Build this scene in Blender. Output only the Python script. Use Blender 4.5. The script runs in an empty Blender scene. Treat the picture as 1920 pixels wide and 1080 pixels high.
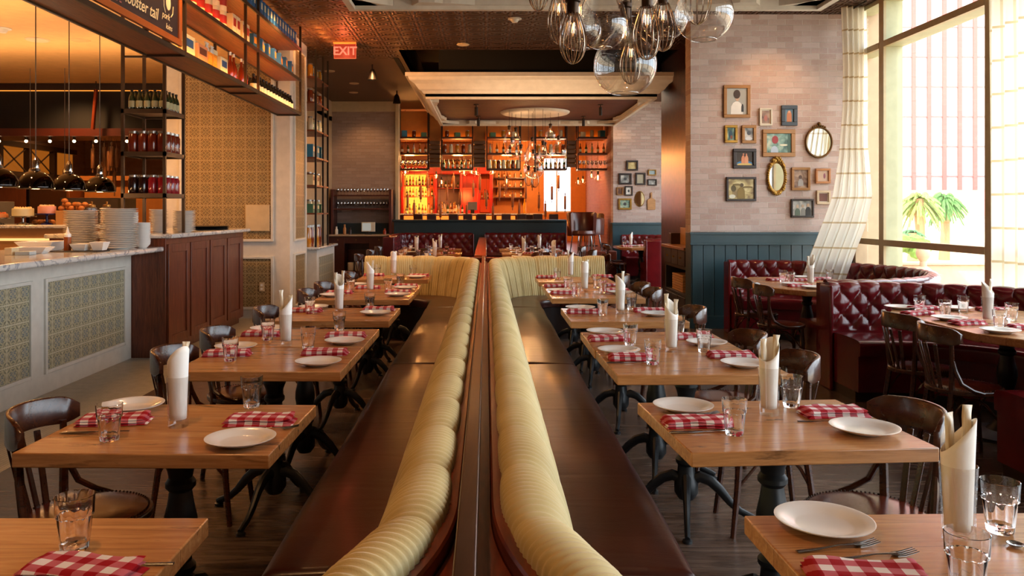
import bpy, math, random
from math import sin, cos, pi, radians as R
from mathutils import Vector, Matrix

# ------------------------------------------------------------------ camera, world, lights
S = bpy.context.scene
C = S.collection
H, F = 1.48, 1490.0            # eye height; focal length in pixels of the 1920 px frame
cd = bpy.data.cameras.new('camera'); cam = bpy.data.objects.new('camera', cd); C.objects.link(cam)
cam.location = (0, 0, H); cam.rotation_euler = (R(90), 0, 0)
cd.lens = 36 * F / 1920; cd.sensor_width = 36
cd.shift_x = (960 - 912) / 1920; cd.shift_y = -(540 - 395) / 1920
cd.clip_start = .05; cd.clip_end = 400
S.camera = cam
S.view_settings.view_transform = 'Standard'; S.view_settings.look = 'None'
S.view_settings.gamma = 1; S.view_settings.use_curve_mapping = False
S.view_settings.exposure = 0.22
w = bpy.data.worlds.new('world'); S.world = w; w.use_nodes = True
bg = w.node_tree.nodes['Background']; bg.inputs[0].default_value = (.80, .91, 1, 1); bg.inputs[1].default_value = 6.0

def light(kind, loc, power, col, size=.05, rot=(0, 0, 0), spot=None, blend=.6, sy=None, name='ceiling_spot_light', tgt=None):
    l = bpy.data.lights.new(name, kind); l.energy = power; l.color = col
    o = bpy.data.objects.new(name, l); C.objects.link(o); o.location = loc; o.rotation_euler = rot
    if tgt is not None:
        o.rotation_euler = (Vector(tgt) - Vector(loc)).to_track_quat('-Z', 'Y').to_euler()
    if kind == 'AREA':
        l.size = size
        if sy: l.shape = 'RECTANGLE'; l.size_y = sy
    elif kind == 'SPOT':
        l.shadow_soft_size = size; l.spot_size = R(spot or 100); l.spot_blend = blend
    elif kind == 'SUN': l.angle = size
    else: l.shadow_soft_size = size
    return o
WARM = (1, .52, .20); AMB = (1, .40, .10); SOFT = (1, .66, .38); RED = (1, .12, .06)
light('SUN', (0, 0, 30), 7.0, (1, .95, .86), .01, name='sun_light', tgt=(26, 14, 0))
# daylight portals, one in each window bay and in the front windows behind the camera
for y in (-1.75, .25, 2.25, 4.25, 6.25, 8.25):
    o = light('AREA', (4.95, y, 2.1), 1, (1, 1, 1), 3.9, (0, R(90), 0), sy=1.85, name='window_portal')
    o.data.cycles.is_portal = True
# recessed spots along the ceiling
SPOTS = [(-1.1, 1.6, 60), (-1.1, 4.2, 70), (-1.1, 7.0, 70), (-.9, 9.6, 60), (1.0, 2.6, 22), (1.0, 5.4, 22), (1.0, 9.8, 35),
         (-2.2, 6.3, 60), (-2.3, 9.4, 55), (-1.9, 13.2, 50), (-2.6, 15.6, 50), (-.4, 11.6, 45), (2.0, 11.4, 30), (3.6, 12.6, 30)]
for x, y, p in SPOTS:
    light('SPOT', (x, y, 3.90), p * 2.0, WARM, .07, spot=125, blend=.9)
for x, y, p in [(3.55, 9.0, 36), (2.7, 16.9, 45), (-2.7, 16.8, 40)]:      # wall washers over the picture walls
    light('SPOT', (x, y, 3.88), p * 1.2, WARM, .04, spot=75, blend=.8, tgt=(x, y + 1.2, 2.2))
for x, y, p in [(-4.2, 6.0, 60), (-4.2, 9.4, 70), (-6.4, 8.4, 80), (-6.4, 12, 90), (-8, 15.5, 80), (-5, 15.5, 60), (-3.9, 10.0, 30)]:
    light('SPOT', (x, y, 3.44), p * 2.0, WARM, .08, spot=140, blend=.9)
light('SPOT', (-2.7, 5.4, 3.9), 110, WARM, .03, spot=34, blend=.25, tgt=(-2.95, 6.6, 0))

# shelf uplights, then lights added for the kitchen ceiling, copper wall and canopy
light('AREA', (-2.65, 7.6, 3.70), 26, AMB, .2, (R(180), 0, 0), sy=6.0, name='shelf_cove_light')
light('SPOT', (-2.45, 10.76, 3.2), 230, AMB, .05, spot=150, blend=.9, name='shelf_end_cove_light', tgt=(-1.6, 11.2, 3.95))
light('AREA', (-6.0, 9.6, 2.7), 35, SOFT, 4.5, (R(180), 0, 0), sy=.4, name='kitchen_fill_light')  # unseen uplight added in mid-air to brighten the kitchen ceiling
light('AREA', (-6.0, 7.5, 2.4), 60, SOFT, 4.0, (R(180), 0, 0), sy=.6, name='kitchen_fill_light')  # second added uplight, nearer and lower, for the same ceiling
light('SPOT', (2.2, 11.4, 3.9), 60, WARM, .04, spot=60, blend=.9, tgt=(2.95, 12.3, 2.2))  # spot added for the warm highlight on the copper wall
light('AREA', (.9, 12.3, 2.6), 16, SOFT, 2.5, (R(150), 0, 0), sy=.3, name='canopy_fill_light')  # unseen uplight added to brighten the far canopy's moulding

# ------------------------------------------------------------------ mesh building
def PX(px, py, Y): return ((px - 912) * Y / F, Y, H + (395 - py) * Y / F)
def TP(px, py, z=.75):
    Y = F * (H - z) / (py - 395); return ((px - 912) * Y / F, Y)

class MB:
    def __init__(s): s.v = []; s.f = []; s.m = []
    def add(s, vs, fs, mi=0):
        n = len(s.v); s.v += [tuple(p) for p in vs]; s.f += [[i + n for i in f] for f in fs]; s.m += [mi] * len(fs); return s
    def box(s, x0, x1, y0, y1, z0, z1, mi=0):
        return s.add([(x, y, z) for z in (z0, z1) for y in (y0, y1) for x in (x0, x1)],
                     [(0, 2, 3, 1), (4, 5, 7, 6), (0, 1, 5, 4), (2, 6, 7, 3), (0, 4, 6, 2), (1, 3, 7, 5)], mi)
    def obox(s, c, d, rz=0, mi=0):
        n = len(s.v); s.box(-d[0] / 2, d[0] / 2, -d[1] / 2, d[1] / 2, -d[2] / 2, d[2] / 2, mi)
        s.xf(Matrix.Translation(c) @ Matrix.Rotation(rz, 4, 'Z'), n); return s
    def bar(s, a, b, w, h=None, mi=0):
        a = Vector(a); b = Vector(b); d = (b - a); L = d.length; n = len(s.v); h = h or w
        s.box(-w / 2, w / 2, -h / 2, h / 2, 0, L, mi)
        s.xf(Matrix.Translation(a) @ d.to_track_quat('Z', 'Y').to_matrix().to_4x4(), n); return s
    def lathe(s, prof, n=24, c=(0, 0, 0), mi=0, fl=0, fa=0.0):
        m = len(prof); vs = []
        for k in range(n):
            a = 2 * pi * k / n
            for r, z in prof:
                rr = r * (1 - fa * abs(sin(fl * a / 2)) ** 3) if fl else r
                vs.append((c[0] + rr * cos(a), c[1] + rr * sin(a), c[2] + z))
        fs = []
        for k in range(n):
            k2 = (k + 1) % n
            for j in range(m - 1):
                fs.append((k * m + j, k2 * m + j, k2 * m + j + 1, k * m + j + 1))
        s.add(vs, fs, mi)
        if prof[0][0] > 1e-5: s.f.append([len(s.v) - n * m + k * m for k in range(n)][::-1]); s.m.append(mi)
        if prof[-1][0] > 1e-5: s.f.append([len(s.v) - n * m + k * m + m - 1 for k in range(n)]); s.m.append(mi)
        return s
    def tube(s, pts, r, n=8, mi=0, closed=False, fx=1, fy=1):
        pts = [Vector(p) for p in pts]; m = len(pts); rs = r if isinstance(r, (list, tuple)) else [r] * m
        base = len(s.v); up = None
        for i, p in enumerate(pts):
            if closed: t = (pts[(i + 1) % m] - pts[i - 1])
            else: t = pts[min(i + 1, m - 1)] - pts[max(i - 1, 0)]
            t.normalize()
            if up is None:
                up = Vector((0, 0, 1)) if abs(t.z) < .9 else Vector((0, 1, 0))
            a = up - t * up.dot(t)
            if a.length < 1e-6: a = t.orthogonal()
            a.normalize(); b = t.cross(a); up = a
            for k in range(n):
                an = 2 * pi * k / n; s.v.append(tuple(p + a * (rs[i] * fy * cos(an)) + b * (rs[i] * fx * sin(an))))
        L = m if closed else m - 1
        for i in range(L):
            j = (i + 1) % m
            for k in range(n):
                k2 = (k + 1) % n
                s.f.append([base + i * n + k, base + i * n + k2, base + j * n + k2, base + j * n + k]); s.m.append(mi)
        if not closed:
            s.f.append([base + k for k in range(n)][::-1]); s.f.append([base + (m - 1) * n + k for k in range(n)]); s.m += [mi, mi]
        return s
    def prism(s, poly, z0, z1, ax='z', mi=0):
        n = len(poly)
        def q(a, b, c): return (a, b, c) if ax == 'z' else ((a, c, b) if ax == 'y' else (c, a, b))
        vs = [q(a, b, z0) for a, b in poly] + [q(a, b, z1) for a, b in poly]
        fs = [list(range(n))[::-1], list(range(n, 2 * n))] + [(i, (i + 1) % n, n + (i + 1) % n, n + i) for i in range(n)]
        return s.add(vs, fs, mi)
    def grid(s, fn, nu, nv, mi=0):
        b = len(s.v)
        for i in range(nu + 1):
            for j in range(nv + 1): s.v.append(tuple(fn(i / nu, j / nv)))
        for i in range(nu):
            for j in range(nv):
                a = b + i * (nv + 1) + j; s.f.append([a, a + nv + 1, a + nv + 2, a + 1]); s.m.append(mi)
        return s
    def sphere(s, c, r, n=14, mi=0, sz=1):
        m = n // 2
        return s.lathe([(max(1e-6, r * sin(pi * j / m)), -r * sz * cos(pi * j / m)) for j in range(m + 1)], n, c, mi)
    def xf(s, M, start=0):
        for i in range(start, len(s.v)): s.v[i] = tuple(M @ Vector(s.v[i]))
        return s

def obj(name, mb, mat, parent=None, sm=35, bev=0, loc=None, rz=0, seg=2):
    me = bpy.data.meshes.new(name); me.from_pydata(mb.v, [], mb.f)
    mats = mat if isinstance(mat, (list, tuple)) else [mat]
    for m in mats: me.materials.append(m)
    if len(mats) > 1: me.polygons.foreach_set('material_index', mb.m)
    me.validate()
    if sm: me.shade_smooth(); me.set_sharp_from_angle(angle=R(sm))
    o = bpy.data.objects.new(name, me); C.objects.link(o)
    if parent is not None: o.parent = parent
    if loc is not None: o.location = loc
    if rz: o.rotation_euler = (0, 0, rz)
    if bev:
        b = o.modifiers.new('bevel', 'BEVEL'); b.width = bev; b.segments = seg; b.limit_method = 'ANGLE'; b.angle_limit = R(40)
    return o
def fixn(o):
    import bmesh
    b = bmesh.new(); b.from_mesh(o.data); bmesh.ops.recalc_face_normals(b, faces=b.faces); b.to_mesh(o.data); b.free(); return o
def tag(o, label=None, cat=None, group=None, kind=None):
    if label: o['label'] = label
    if cat: o['category'] = cat
    if group: o['group'] = group
    if kind: o['kind'] = kind
    return o
def thing(name, label, cat, loc=(0, 0, 0), rz=0, group=None):
    o = bpy.data.objects.new(name, None); C.objects.link(o); o.location = loc; o.rotation_euler = (0, 0, rz)
    o.empty_display_size = .1
    return tag(o, label, cat, group)
def struct(name, mb, mat, **k):
    return tag(obj(name, mb, mat, **k), kind='structure')
def dup(root, loc=None, rz=None, label=None, group=None, rot=None, sc=None):
    r = root.copy(); C.objects.link(r)
    if loc is not None: r.location = loc
    if rz is not None: r.rotation_euler = (0, 0, rz)
    if rot is not None: r.rotation_euler = rot
    if sc is not None: r.scale = sc
    if label: r['label'] = label
    if group: r['group'] = group
    for ch in list(root.children):
        c = ch.copy(); C.objects.link(c); c.parent = r
        for g in list(ch.children):
            d = g.copy(); C.objects.link(d); d.parent = c
    return r
class Proto:
    """first use moves the source itself, every later use copies it"""
    def __init__(s, o): s.o = o; s.used = False
    def put(s, loc, rz=0, label=None, group=None, rot=None, sc=None):
        if not s.used:
            s.used = True; o = s.o; o.location = loc; o.rotation_euler = rot if rot is not None else (0, 0, rz)
            if sc is not None: o.scale = sc
            if label: o['label'] = label
            if group: o['group'] = group
            return o
        return dup(s.o, loc, rz if rot is None else None, label, group, rot, sc if sc is not None else (1, 1, 1))

def resample(pts, step):
    pts = [Vector(p).to_3d() for p in pts]; L = [0]
    for a, b in zip(pts, pts[1:]): L.append(L[-1] + (b - a).length)
    n = max(2, int(L[-1] / step)); out = []; k = 0
    for i in range(n + 1):
        d = L[-1] * i / n
        while k < len(L) - 2 and L[k + 1] < d: k += 1
        out.append(pts[k].lerp(pts[k + 1], (d - L[k]) / max(1e-9, L[k + 1] - L[k])))
    return out, L[-1]
def arc(cx, cy, r, a0, a1, n=24):
    return [(cx + r * cos(R(a0 + (a1 - a0) * i / n)), cy + r * sin(R(a0 + (a1 - a0) * i / n)), 0) for i in range(n + 1)]
def sweepn(mb, path, prof, step, side=1, disp=None, mi=0, cap=True, close=False):
    """profile points (a, z): a metres from the path along its left (side=1) or right normal"""
    pts, L = resample(path, step); n = len(pts); m = len(prof); b = len(mb.v)
    T = []
    for i in range(n):
        t = pts[min(i + 1, n - 1)] - pts[max(i - 1, 0)]; t.normalize(); T.append(t)
    # profile normals
    for i, p in enumerate(pts):
        nn = Vector((-T[i].y, T[i].x, 0)) * side; s_ = L * i / (n - 1)
        for j, (a, z) in enumerate(prof):
            if disp:
                q0 = prof[max(j - 1, 0)]; q1 = prof[min(j + 1, m - 1)]; da = q1[0] - q0[0]; dz = q1[1] - q0[1]; l = math.hypot(da, dz) or 1
                d = disp(s_, j / (m - 1), a, z); a2 = a + dz / l * d * -1; z2 = z + da / l * d
            else: a2, z2 = a, z
            mb.v.append(tuple(p + nn * a2 + Vector((0, 0, z2))))
    for i in range(n - 1):
        for j in range(m - 1 if not close else m):
            j2 = (j + 1) % m
            q = [b + i * m + j, b + (i + 1) * m + j, b + (i + 1) * m + j2, b + i * m + j2]
            mb.f.append(q if side == 1 else q[::-1]); mb.m.append(mi)
    if cap:
        mb.f.append([b + j for j in range(m)]); mb.f.append([b + (n - 1) * m + j for j in range(m)][::-1]); mb.m += [mi, mi]
    return mb
def smoothprof(pts, n=6):
    """Catmull-Rom through profile points"""
    out = []
    for i in range(len(pts) - 1):
        p0 = Vector(pts[max(i - 1, 0)]); p1 = Vector(pts[i]); p2 = Vector(pts[i + 1]); p3 = Vector(pts[min(i + 2, len(pts) - 1)])
        for k in range(n):
            t = k / n
            out.append(tuple(.5 * ((2 * p1) + (p2 - p0) * t + (2 * p0 - 5 * p1 + 4 * p2 - p3) * t * t + (3 * p1 - p0 - 3 * p2 + p3) * t ** 3)))
    out.append(tuple(pts[-1])); return out

# ------------------------------------------------------------------ materials
def srgb(h):
    c = [int(h[i:i + 2], 16) / 255 for i in (0, 2, 4)]
    return tuple(x / 12.92 if x < .04045 else ((x + .055) / 1.055) ** 2.4 for x in c) + (1,)
class NT:
    def __init__(s, name):
        s.m = bpy.data.materials.new(name); s.m.use_nodes = True; s.t = s.m.node_tree; s.b = s.t.nodes['Principled BSDF']
    def n(s, typ, **k):
        x = s.t.nodes.new(typ)
        for a, v in k.items():
            if a.startswith('i_'):
                key = a[2:]; key = int(key) if key.isdigit() else key.replace('_', ' '); s.set(x.inputs[key], v)
            else: setattr(x, a, v)
        return x
    def set(s, inp, v):
        if isinstance(v, bpy.types.NodeSocket): s.t.links.new(v, inp)
        else: inp.default_value = v
    def M(s, op, a, b=0.0, c=None):
        x = s.n('ShaderNodeMath', operation=op); s.set(x.inputs[0], a); s.set(x.inputs[1], b)
        if c is not None: s.set(x.inputs[2], c)
        return x.outputs[0]
    def coords(s, sc=(1, 1, 1), rnd=False, src='Object', rot=(0, 0, 0)):
        tc = s.n('ShaderNodeTexCoord'); v = tc.outputs[src]
        if rnd:
            oi = s.n('ShaderNodeObjectInfo'); q = s.M('MULTIPLY', oi.outputs['Random'], 37.0)
            va = s.n('ShaderNodeVectorMath', operation='ADD'); s.set(va.inputs[0], v)
            cb = s.n('ShaderNodeCombineXYZ'); s.set(cb.inputs[0], q); s.set(cb.inputs[1], s.M('MULTIPLY', q, 1.7)); s.set(va.inputs[1], cb.outputs[0]); v = va.outputs[0]
        mp = s.n('ShaderNodeMapping'); s.set(mp.inputs['Vector'], v); mp.inputs['Scale'].default_value = sc; mp.inputs['Rotation'].default_value = rot
        return mp.outputs[0]
    def noise(s, v, sc, det=4, rough=.55, dist=0.0):
        x = s.n('ShaderNodeTexNoise'); s.set(x.inputs['Vector'], v); x.inputs['Scale'].default_value = sc; x.inputs['Detail'].default_value = det
        x.inputs['Roughness'].default_value = rough; x.inputs['Distortion'].default_value = dist; return x.outputs['Fac']
    def ramp(s, f, stops):
        x = s.n('ShaderNodeValToRGB'); s.set(x.inputs[0], f); e = x.color_ramp.elements
        while len(e) < len(stops): e.new(.5)
        for k, (p, c) in enumerate(stops): e[k].position = p; e[k].color = c if len(c) == 4 else (*c, 1)
        return x.outputs[0]
    def mix(s, f, a, b, mode='MIX'):
        x = s.n('ShaderNodeMix', data_type='RGBA', blend_type=mode); s.set(x.inputs[0], f); s.set(x.inputs[6], a); s.set(x.inputs[7], b); return x.outputs[2]
    def bump(s, h, st=.3, d=.01):
        x = s.n('ShaderNodeBump'); s.set(x.inputs['Height'], h); x.inputs['Strength'].default_value = st; x.inputs['Distance'].default_value = d
        s.set(s.b.inputs['Normal'], x.outputs[0])
    def fin(s, col=None, rough=.5, metal=0, spec=.5, coat=0, **k):
        if col is not None: s.set(s.b.inputs['Base Color'], col)
        s.set(s.b.inputs['Roughness'], rough); s.b.inputs['Metallic'].default_value = metal
        s.b.inputs['Specular IOR Level'].default_value = spec; s.b.inputs['Coat Weight'].default_value = coat; s.b.inputs['Coat Roughness'].default_value = .12
        for a, v in k.items(): s.set(s.b.inputs[a.replace('_', ' ')], v)
        return s.m
MC = {}
def flat(hexc, rough=.5, metal=0, coat=0, var=.06, spec=.5):
    """plain finish with a faint procedural mottling of its own colour"""
    k = (hexc, rough, metal, coat, var, spec)
    if k in MC: return MC[k]
    t = NT('finish_' + hexc); c = srgb(hexc); v = t.coords(rnd=True)
    d = tuple(x * (1 - var * 2) for x in c[:3]) + (1,)
    MC[k] = t.fin(t.ramp(t.noise(v, 9, 3), [(.3, d), (.7, c)]), rough, metal, spec, coat); return MC[k]
def emit(hexc, st, name='glow'):
    t = NT(name); c = srgb(hexc); return t.fin((0, 0, 0, 1), .5, Emission_Color=c, Emission_Strength=st)
def wood(name, c1, c2, c3, rough=.4, grain=(2, 26, 26), coat=0, knots=0, rot=(0, 0, 0), plank=0, bump=.08, paxis=1):
    t = NT(name); v = t.coords(grain, rnd=True, rot=rot); g = t.noise(v, 1.6, 6, .62, 1.2); fine = t.noise(v, 9, 3, .6)
    col = t.ramp(t.M('ADD', t.M('MULTIPLY', g, .8), t.M('MULTIPLY', fine, .2)), [(.33, srgb(c1)), (.5, srgb(c2)), (.68, srgb(c3))])
    if plank:
        tc = t.n('ShaderNodeTexCoord'); sp = t.n('ShaderNodeSeparateXYZ'); t.set(sp.inputs[0], tc.outputs['Object'])
        q = t.M('DIVIDE', sp.outputs[paxis], plank); idn = t.M('FLOOR', q); w_ = t.n('ShaderNodeTexWhiteNoise', noise_dimensions='1D'); t.set(w_.inputs['W'], idn)
        col = t.mix(.5, col, t.mix(w_.outputs['Value'], tuple(x * .62 for x in srgb(c1)[:3]) + (1,), srgb(c3)), 'MIX') if knots == 2 else t.mix(t.M('MULTIPLY', w_.outputs['Value'], .28), col, srgb(c1))
        fr = t.M('ABSOLUTE', t.M('SUBTRACT', t.M('FRACT', q), .5)); ln = t.M('GREATER_THAN', fr, .5 - .0012 / plank)
        col = t.mix(t.M('MULTIPLY', ln, .6), col, tuple(x * .3 for x in srgb(c1)[:3]) + (1,))
    if knots:
        v2 = t.coords((2.2, 11, 11), rnd=True); k = t.noise(v2, 1.5, 5, .65, .5)
        col = t.mix(t.ramp(k, [(.60, (0, 0, 0)), (.70, (.85, .85, .85))]), col, tuple(x * .22 for x in srgb(c1)[:3]) + (1,))
    t.bump(fine, bump, .004); return t.fin(col, rough, coat=coat)
OAK = wood('oak_tabletop', '9c6638', 'b87c48', 'cc935c', .27, coat=.15, knots=1, plank=.13, grain=(1.6, 22, 22))
CHAIRW = wood('dark_stained_beech', '33140b', '42200f', '512713', .27, coat=.25, bump=.02)
CABW = wood('walnut_cabinet', '4a2010', '66301a', '7e4226', .38, grain=(24, 24, 2), coat=.15)
SHELFW = wood('shelf_wood', '5e2c14', '7c3c1c', '94502a', .42, grain=(24, 2, 24))
SOFF = wood('stained_ceiling_boards', '431a10', '5c2718', '743522', .6, grain=(1.5, 20, 20), plank=.16)
FLOORW = wood('dark_floor_planks', '38291f', '57453a', '766458', .27, grain=(1.3, 15, 15), plank=.15, bump=.05)
DIVW = wood('red_brown_wood', '4c1c0e', '6a2b18', '84391f', .3, grain=(22, 2, 22), coat=.2)
IRON = flat('17191c', .42, var=.12)
BLACKM = flat('241b17', .45, .3)
WHITEP = flat('d9d2c6', .5); WHITEC = flat('efe9e2', .16, coat=.3, var=.01)
TEAL = flat('28464e', .38, coat=.1); TEALD = flat('1d3238', .45)
CREAMP = flat('cbb38c', .6); BEIGEP = flat('b69a78', .65)
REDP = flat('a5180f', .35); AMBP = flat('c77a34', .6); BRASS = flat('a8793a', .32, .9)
GOLD = flat('ab8038', .35, .75, var=.2); GOLDW = flat('9c6c38', .4, .2); DARKF = flat('2b1912', .35); CHAR = flat('2c3137', .4)
CHROME = flat('b9bcbf', .09, 1, var=0); STEEL = flat('a9a8a6', .2, 1, var=.02)
COPPER = flat('5e2c14', .3, .75, var=.3)
def leather(name, a, b, rough=.26, wr=.25):
    t = NT(name); v = t.coords((1, 1, 1), rnd=True); n1 = t.noise(v, 3, 4); f = t.noise(v, 120, 2); w2 = t.noise(t.coords((1.6, 6, 3), rnd=True), 1.5, 2, .5, .8)
    t.bump(t.M('ADD', t.M('MULTIPLY', f, .08), t.M('MULTIPLY', w2, wr * 2)), .35, .012)
    return t.fin(t.ramp(n1, [(.3, srgb(a)), (.7, srgb(b))]), rough, spec=.5, coat=.12)
BRLEA = leather('brown_seat_leather', '2e0d08', '42180e', .31, .2)
REDLEA = leather('oxblood_leather', '4c0a0f', '6a1016', .2, .1)
SEATLEA = leather('chair_seat_leather', '4c180c', '682612', .22, .05)
def cream():
    t = NT('cream_ribbed_fabric'); v = t.coords(); n1 = t.noise(v, 5, 3); t.bump(t.noise(v, 260, 2), .15, .003)
    return t.fin(t.ramp(n1, [(.3, srgb('bda56a')), (.7, srgb('d4be84'))]), .62, Sheen_Weight=.3)
CREAM = cream()
def thin_glass(name, tint=(1, 1, 1, 1), refl=.08, edge=.5):
    t = NT(name); t.t.nodes.remove(t.b); out = [x for x in t.t.nodes if x.type == 'OUTPUT_MATERIAL'][0]
    tr = t.n('ShaderNodeBsdfTransparent'); tr.inputs[0].default_value = tint
    gl = t.n('ShaderNodeBsdfGlossy'); gl.inputs['Roughness'].default_value = .02
    lw = t.n('ShaderNodeLayerWeight'); lw.inputs[0].default_value = .35
    fac = t.M('MINIMUM', t.M('ADD', t.M('MULTIPLY', t.M('POWER', lw.outputs['Facing'], 2.5), edge), refl), .9)
    mx = t.n('ShaderNodeMixShader'); t.set(mx.inputs[0], fac); t.set(mx.inputs[1], tr.outputs[0]); t.set(mx.inputs[2], gl.outputs[0]); t.set(out.inputs[0], mx.outputs[0]); return t.m
PANE = thin_glass('window_glass', refl=.04, edge=.25); GLOBE = thin_glass('blown_glass', (.97, .96, .95, 1), .07, .55); BUBBLE = thin_glass('bubble_glass', (.96, .95, .94, 1), .10, 1.1); STEMG = thin_glass('stem_glass', (.9, .9, .9, 1), .35, .6)
def glassm():
    t = NT('tumbler_glass'); return t.fin((1, 1, 1, 1), .0, Transmission_Weight=1.0, IOR=1.4)
GLASS = glassm()
def amber_glass(hexc, name='coloured_glass', em=0):
    k = ('ag', hexc, em)
    if k not in MC:
        t = NT(name); MC[k] = t.fin(srgb(hexc), .1, coat=.4, spec=.6)
    return MC[k]
def gingham():
    t = NT('red_gingham_cloth'); tc = t.n('ShaderNodeTexCoord'); sp = t.n('ShaderNodeSeparateXYZ'); t.set(sp.inputs[0], tc.outputs['UV'])
    def st(k): return t.M('GREATER_THAN', t.M('FRACT', t.M('ADD', t.M('DIVIDE', sp.outputs[k], .052), .25)), .5)
    s_ = t.M('MULTIPLY', t.M('ADD', st(0), st(1)), .5)
    t.bump(t.noise(t.coords((400, 400, 400)), 1, 2), .2, .002)
    x = t.ramp(s_, [(0, srgb('e9dcd6')), (.5, srgb('c4626a')), (1, srgb('a1101c'))]); return t.fin(x, .85, spec=.2)
GING = gingham()
def brickm(name, a, b, mort, bw=.215, rh=.072, dirt=.5):
    t = NT(name); tc = t.n('ShaderNodeTexCoord'); sp = t.n('ShaderNodeSeparateXYZ'); t.set(sp.inputs[0], tc.outputs['Object'])
    cb = t.n('ShaderNodeCombineXYZ'); t.set(cb.inputs[0], t.M('ADD', sp.outputs[0], sp.outputs[1])); t.set(cb.inputs[1], sp.outputs[2])
    br = t.n('ShaderNodeTexBrick'); t.set(br.inputs['Vector'], cb.outputs[0]); br.inputs['Scale'].default_value = 1
    br.inputs['Brick Width'].default_value = bw; br.inputs['Row Height'].default_value = rh; br.inputs['Mortar Size'].default_value = .0045; br.inputs['Mortar Smooth'].default_value = .4
    br.inputs['Color1'].default_value = srgb(a); br.inputs['Color2'].default_value = srgb(b); br.inputs['Mortar'].default_value = srgb(mort); br.inputs['Bias'].default_value = 0
    v = t.coords(); n1 = t.noise(v, 26, 4); n2 = t.noise(v, 2.2, 3)
    col = t.mix(t.M('MULTIPLY', n1, dirt), br.outputs['Color'], srgb(mort)); col = t.mix(t.M('MULTIPLY', n2, .25), col, srgb(a))
    h = t.M('ADD', t.M('MULTIPLY', br.outputs['Fac'], -1), t.M('MULTIPLY', n1, .35)); t.bump(h, .9, .012)
    return t.fin(col, .8)
BRICK = brickm('whitewashed_brick', 'a8877a', 'c6b0a8', 'd8cbc2', dirt=.42); BRICKD = brickm('weathered_brick', '8f7264', 'a58a7c', 'ae9a8c')
REDBRICK = brickm('red_brick', '8a4a30', '9a583c', 'a87a60')
def tilem(name, base, fig, grout, size=.155, fig2=None):
    t = NT(name); tc = t.n('ShaderNodeTexCoord'); sp = t.n('ShaderNodeSeparateXYZ'); t.set(sp.inputs[0], tc.outputs['Object'])
    u0 = t.M('DIVIDE', t.M('ADD', sp.outputs[0], sp.outputs[1]), size); v0 = t.M('DIVIDE', sp.outputs[2], size)
    u = t.M('SUBTRACT', t.M('FRACT', u0), .5); v = t.M('SUBTRACT', t.M('FRACT', v0), .5)
    r = t.M('SQRT', t.M('ADD', t.M('MULTIPLY', u, u), t.M('MULTIPLY', v, v))); an = t.M('ARCTAN2', v, u)
    p1 = t.M('MULTIPLY', t.M('COSINE', t.M('MULTIPLY', an, 8)), .35)
    p2 = t.M('COSINE', t.M('ADD', t.M('MULTIPLY', r, 38), t.M('MULTIPLY', p1, 5)))
    p3 = t.M('MULTIPLY', t.M('COSINE', t.M('MULTIPLY', u, 4 * pi * 1.5)), t.M('COSINE', t.M('MULTIPLY', v, 4 * pi * 1.5)))
    f = t.ramp(t.M('ADD', t.M('MULTIPLY', t.M('ADD', p2, p3), .3), .5), [(.46, (0, 0, 0)), (.58, (1, 1, 1))])
    f = t.M('MINIMUM', t.M('MULTIPLY', f, t.M('ADD', t.M('MULTIPLY', t.noise(t.coords(), 30, 3), .8), .55)), 1.0)
    fc = srgb(fig)
    if fig2: fc = t.mix(t.ramp(r, [(.2, (0, 0, 0)), (.34, (1, 1, 1))]), srgb(fig2), srgb(fig))
    col = t.mix(f, srgb(base), fc)
    e = t.M('MAXIMUM', t.M('ABSOLUTE', u), t.M('ABSOLUTE', v)); g = t.M('GREATER_THAN', e, .47); col = t.mix(g, col, srgb(grout))
    t.bump(g, .3, -.003); return t.fin(col, .4)
TILE = tilem('patterned_cement_tile', 'a38a5e', '6a4c2c', 'b49a70', fig2='5e4c34'); TILEB = tilem('patterned_cement_tile_grey', 'b3a888', '77745f', 'c8bea2', fig2='55697a')
def tin():
    t = NT('pressed_tin_ceiling'); tc = t.n('ShaderNodeTexCoord'); sp = t.n('ShaderNodeSeparateXYZ'); t.set(sp.inputs[0], tc.outputs['Object'])
    u = t.M('SUBTRACT', t.M('FRACT', t.M('DIVIDE', sp.outputs[0], .305)), .5); v = t.M('SUBTRACT', t.M('FRACT', t.M('DIVIDE', sp.outputs[1], .305)), .5)
    e = t.M('MAXIMUM', t.M('ABSOLUTE', u), t.M('ABSOLUTE', v)); r = t.M('SQRT', t.M('ADD', t.M('MULTIPLY', u, u), t.M('MULTIPLY', v, v)))
    h = t.M('ADD', t.M('COSINE', t.M('MULTIPLY', e, 38)), t.M('COSINE', t.M('MULTIPLY', r, 26)))
    col = t.mix(t.M('ADD', t.M('MULTIPLY', h, .2), .45), srgb('2e1a10'), srgb('6a4228')); t.bump(h, .9, .02)
    return t.fin(col, .38, .55)
TIN = tin()
def mosaic():
    t = NT('small_mosaic_floor'); v = t.coords(); vo = t.n('ShaderNodeTexVoronoi', feature='DISTANCE_TO_EDGE'); t.set(vo.inputs['Vector'], v); vo.inputs['Scale'].default_value = 40; vo.inputs['Randomness'].default_value = .0
    g = t.M('LESS_THAN', vo.outputs['Distance'], .07); return t.fin(t.mix(g, t.ramp(t.noise(v, 14), [(.3, srgb('a09682')), (.7, srgb('b8ae9a'))]), srgb('7c715f')), .42)
MOS = mosaic()
def marble():
    t = NT('veined_white_marble'); v = t.coords(); n = t.noise(v, 2.6, 8, .65, 1.6)
    return t.fin(t.ramp(n, [(.36, srgb('cfcac4')), (.47, srgb('dcd8d2')), (.5, srgb('8f8f94')), (.53, srgb('dcd8d2')), (.8, srgb('c9c3bc'))]), .14, coat=.3)
MARB = marble()
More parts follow.
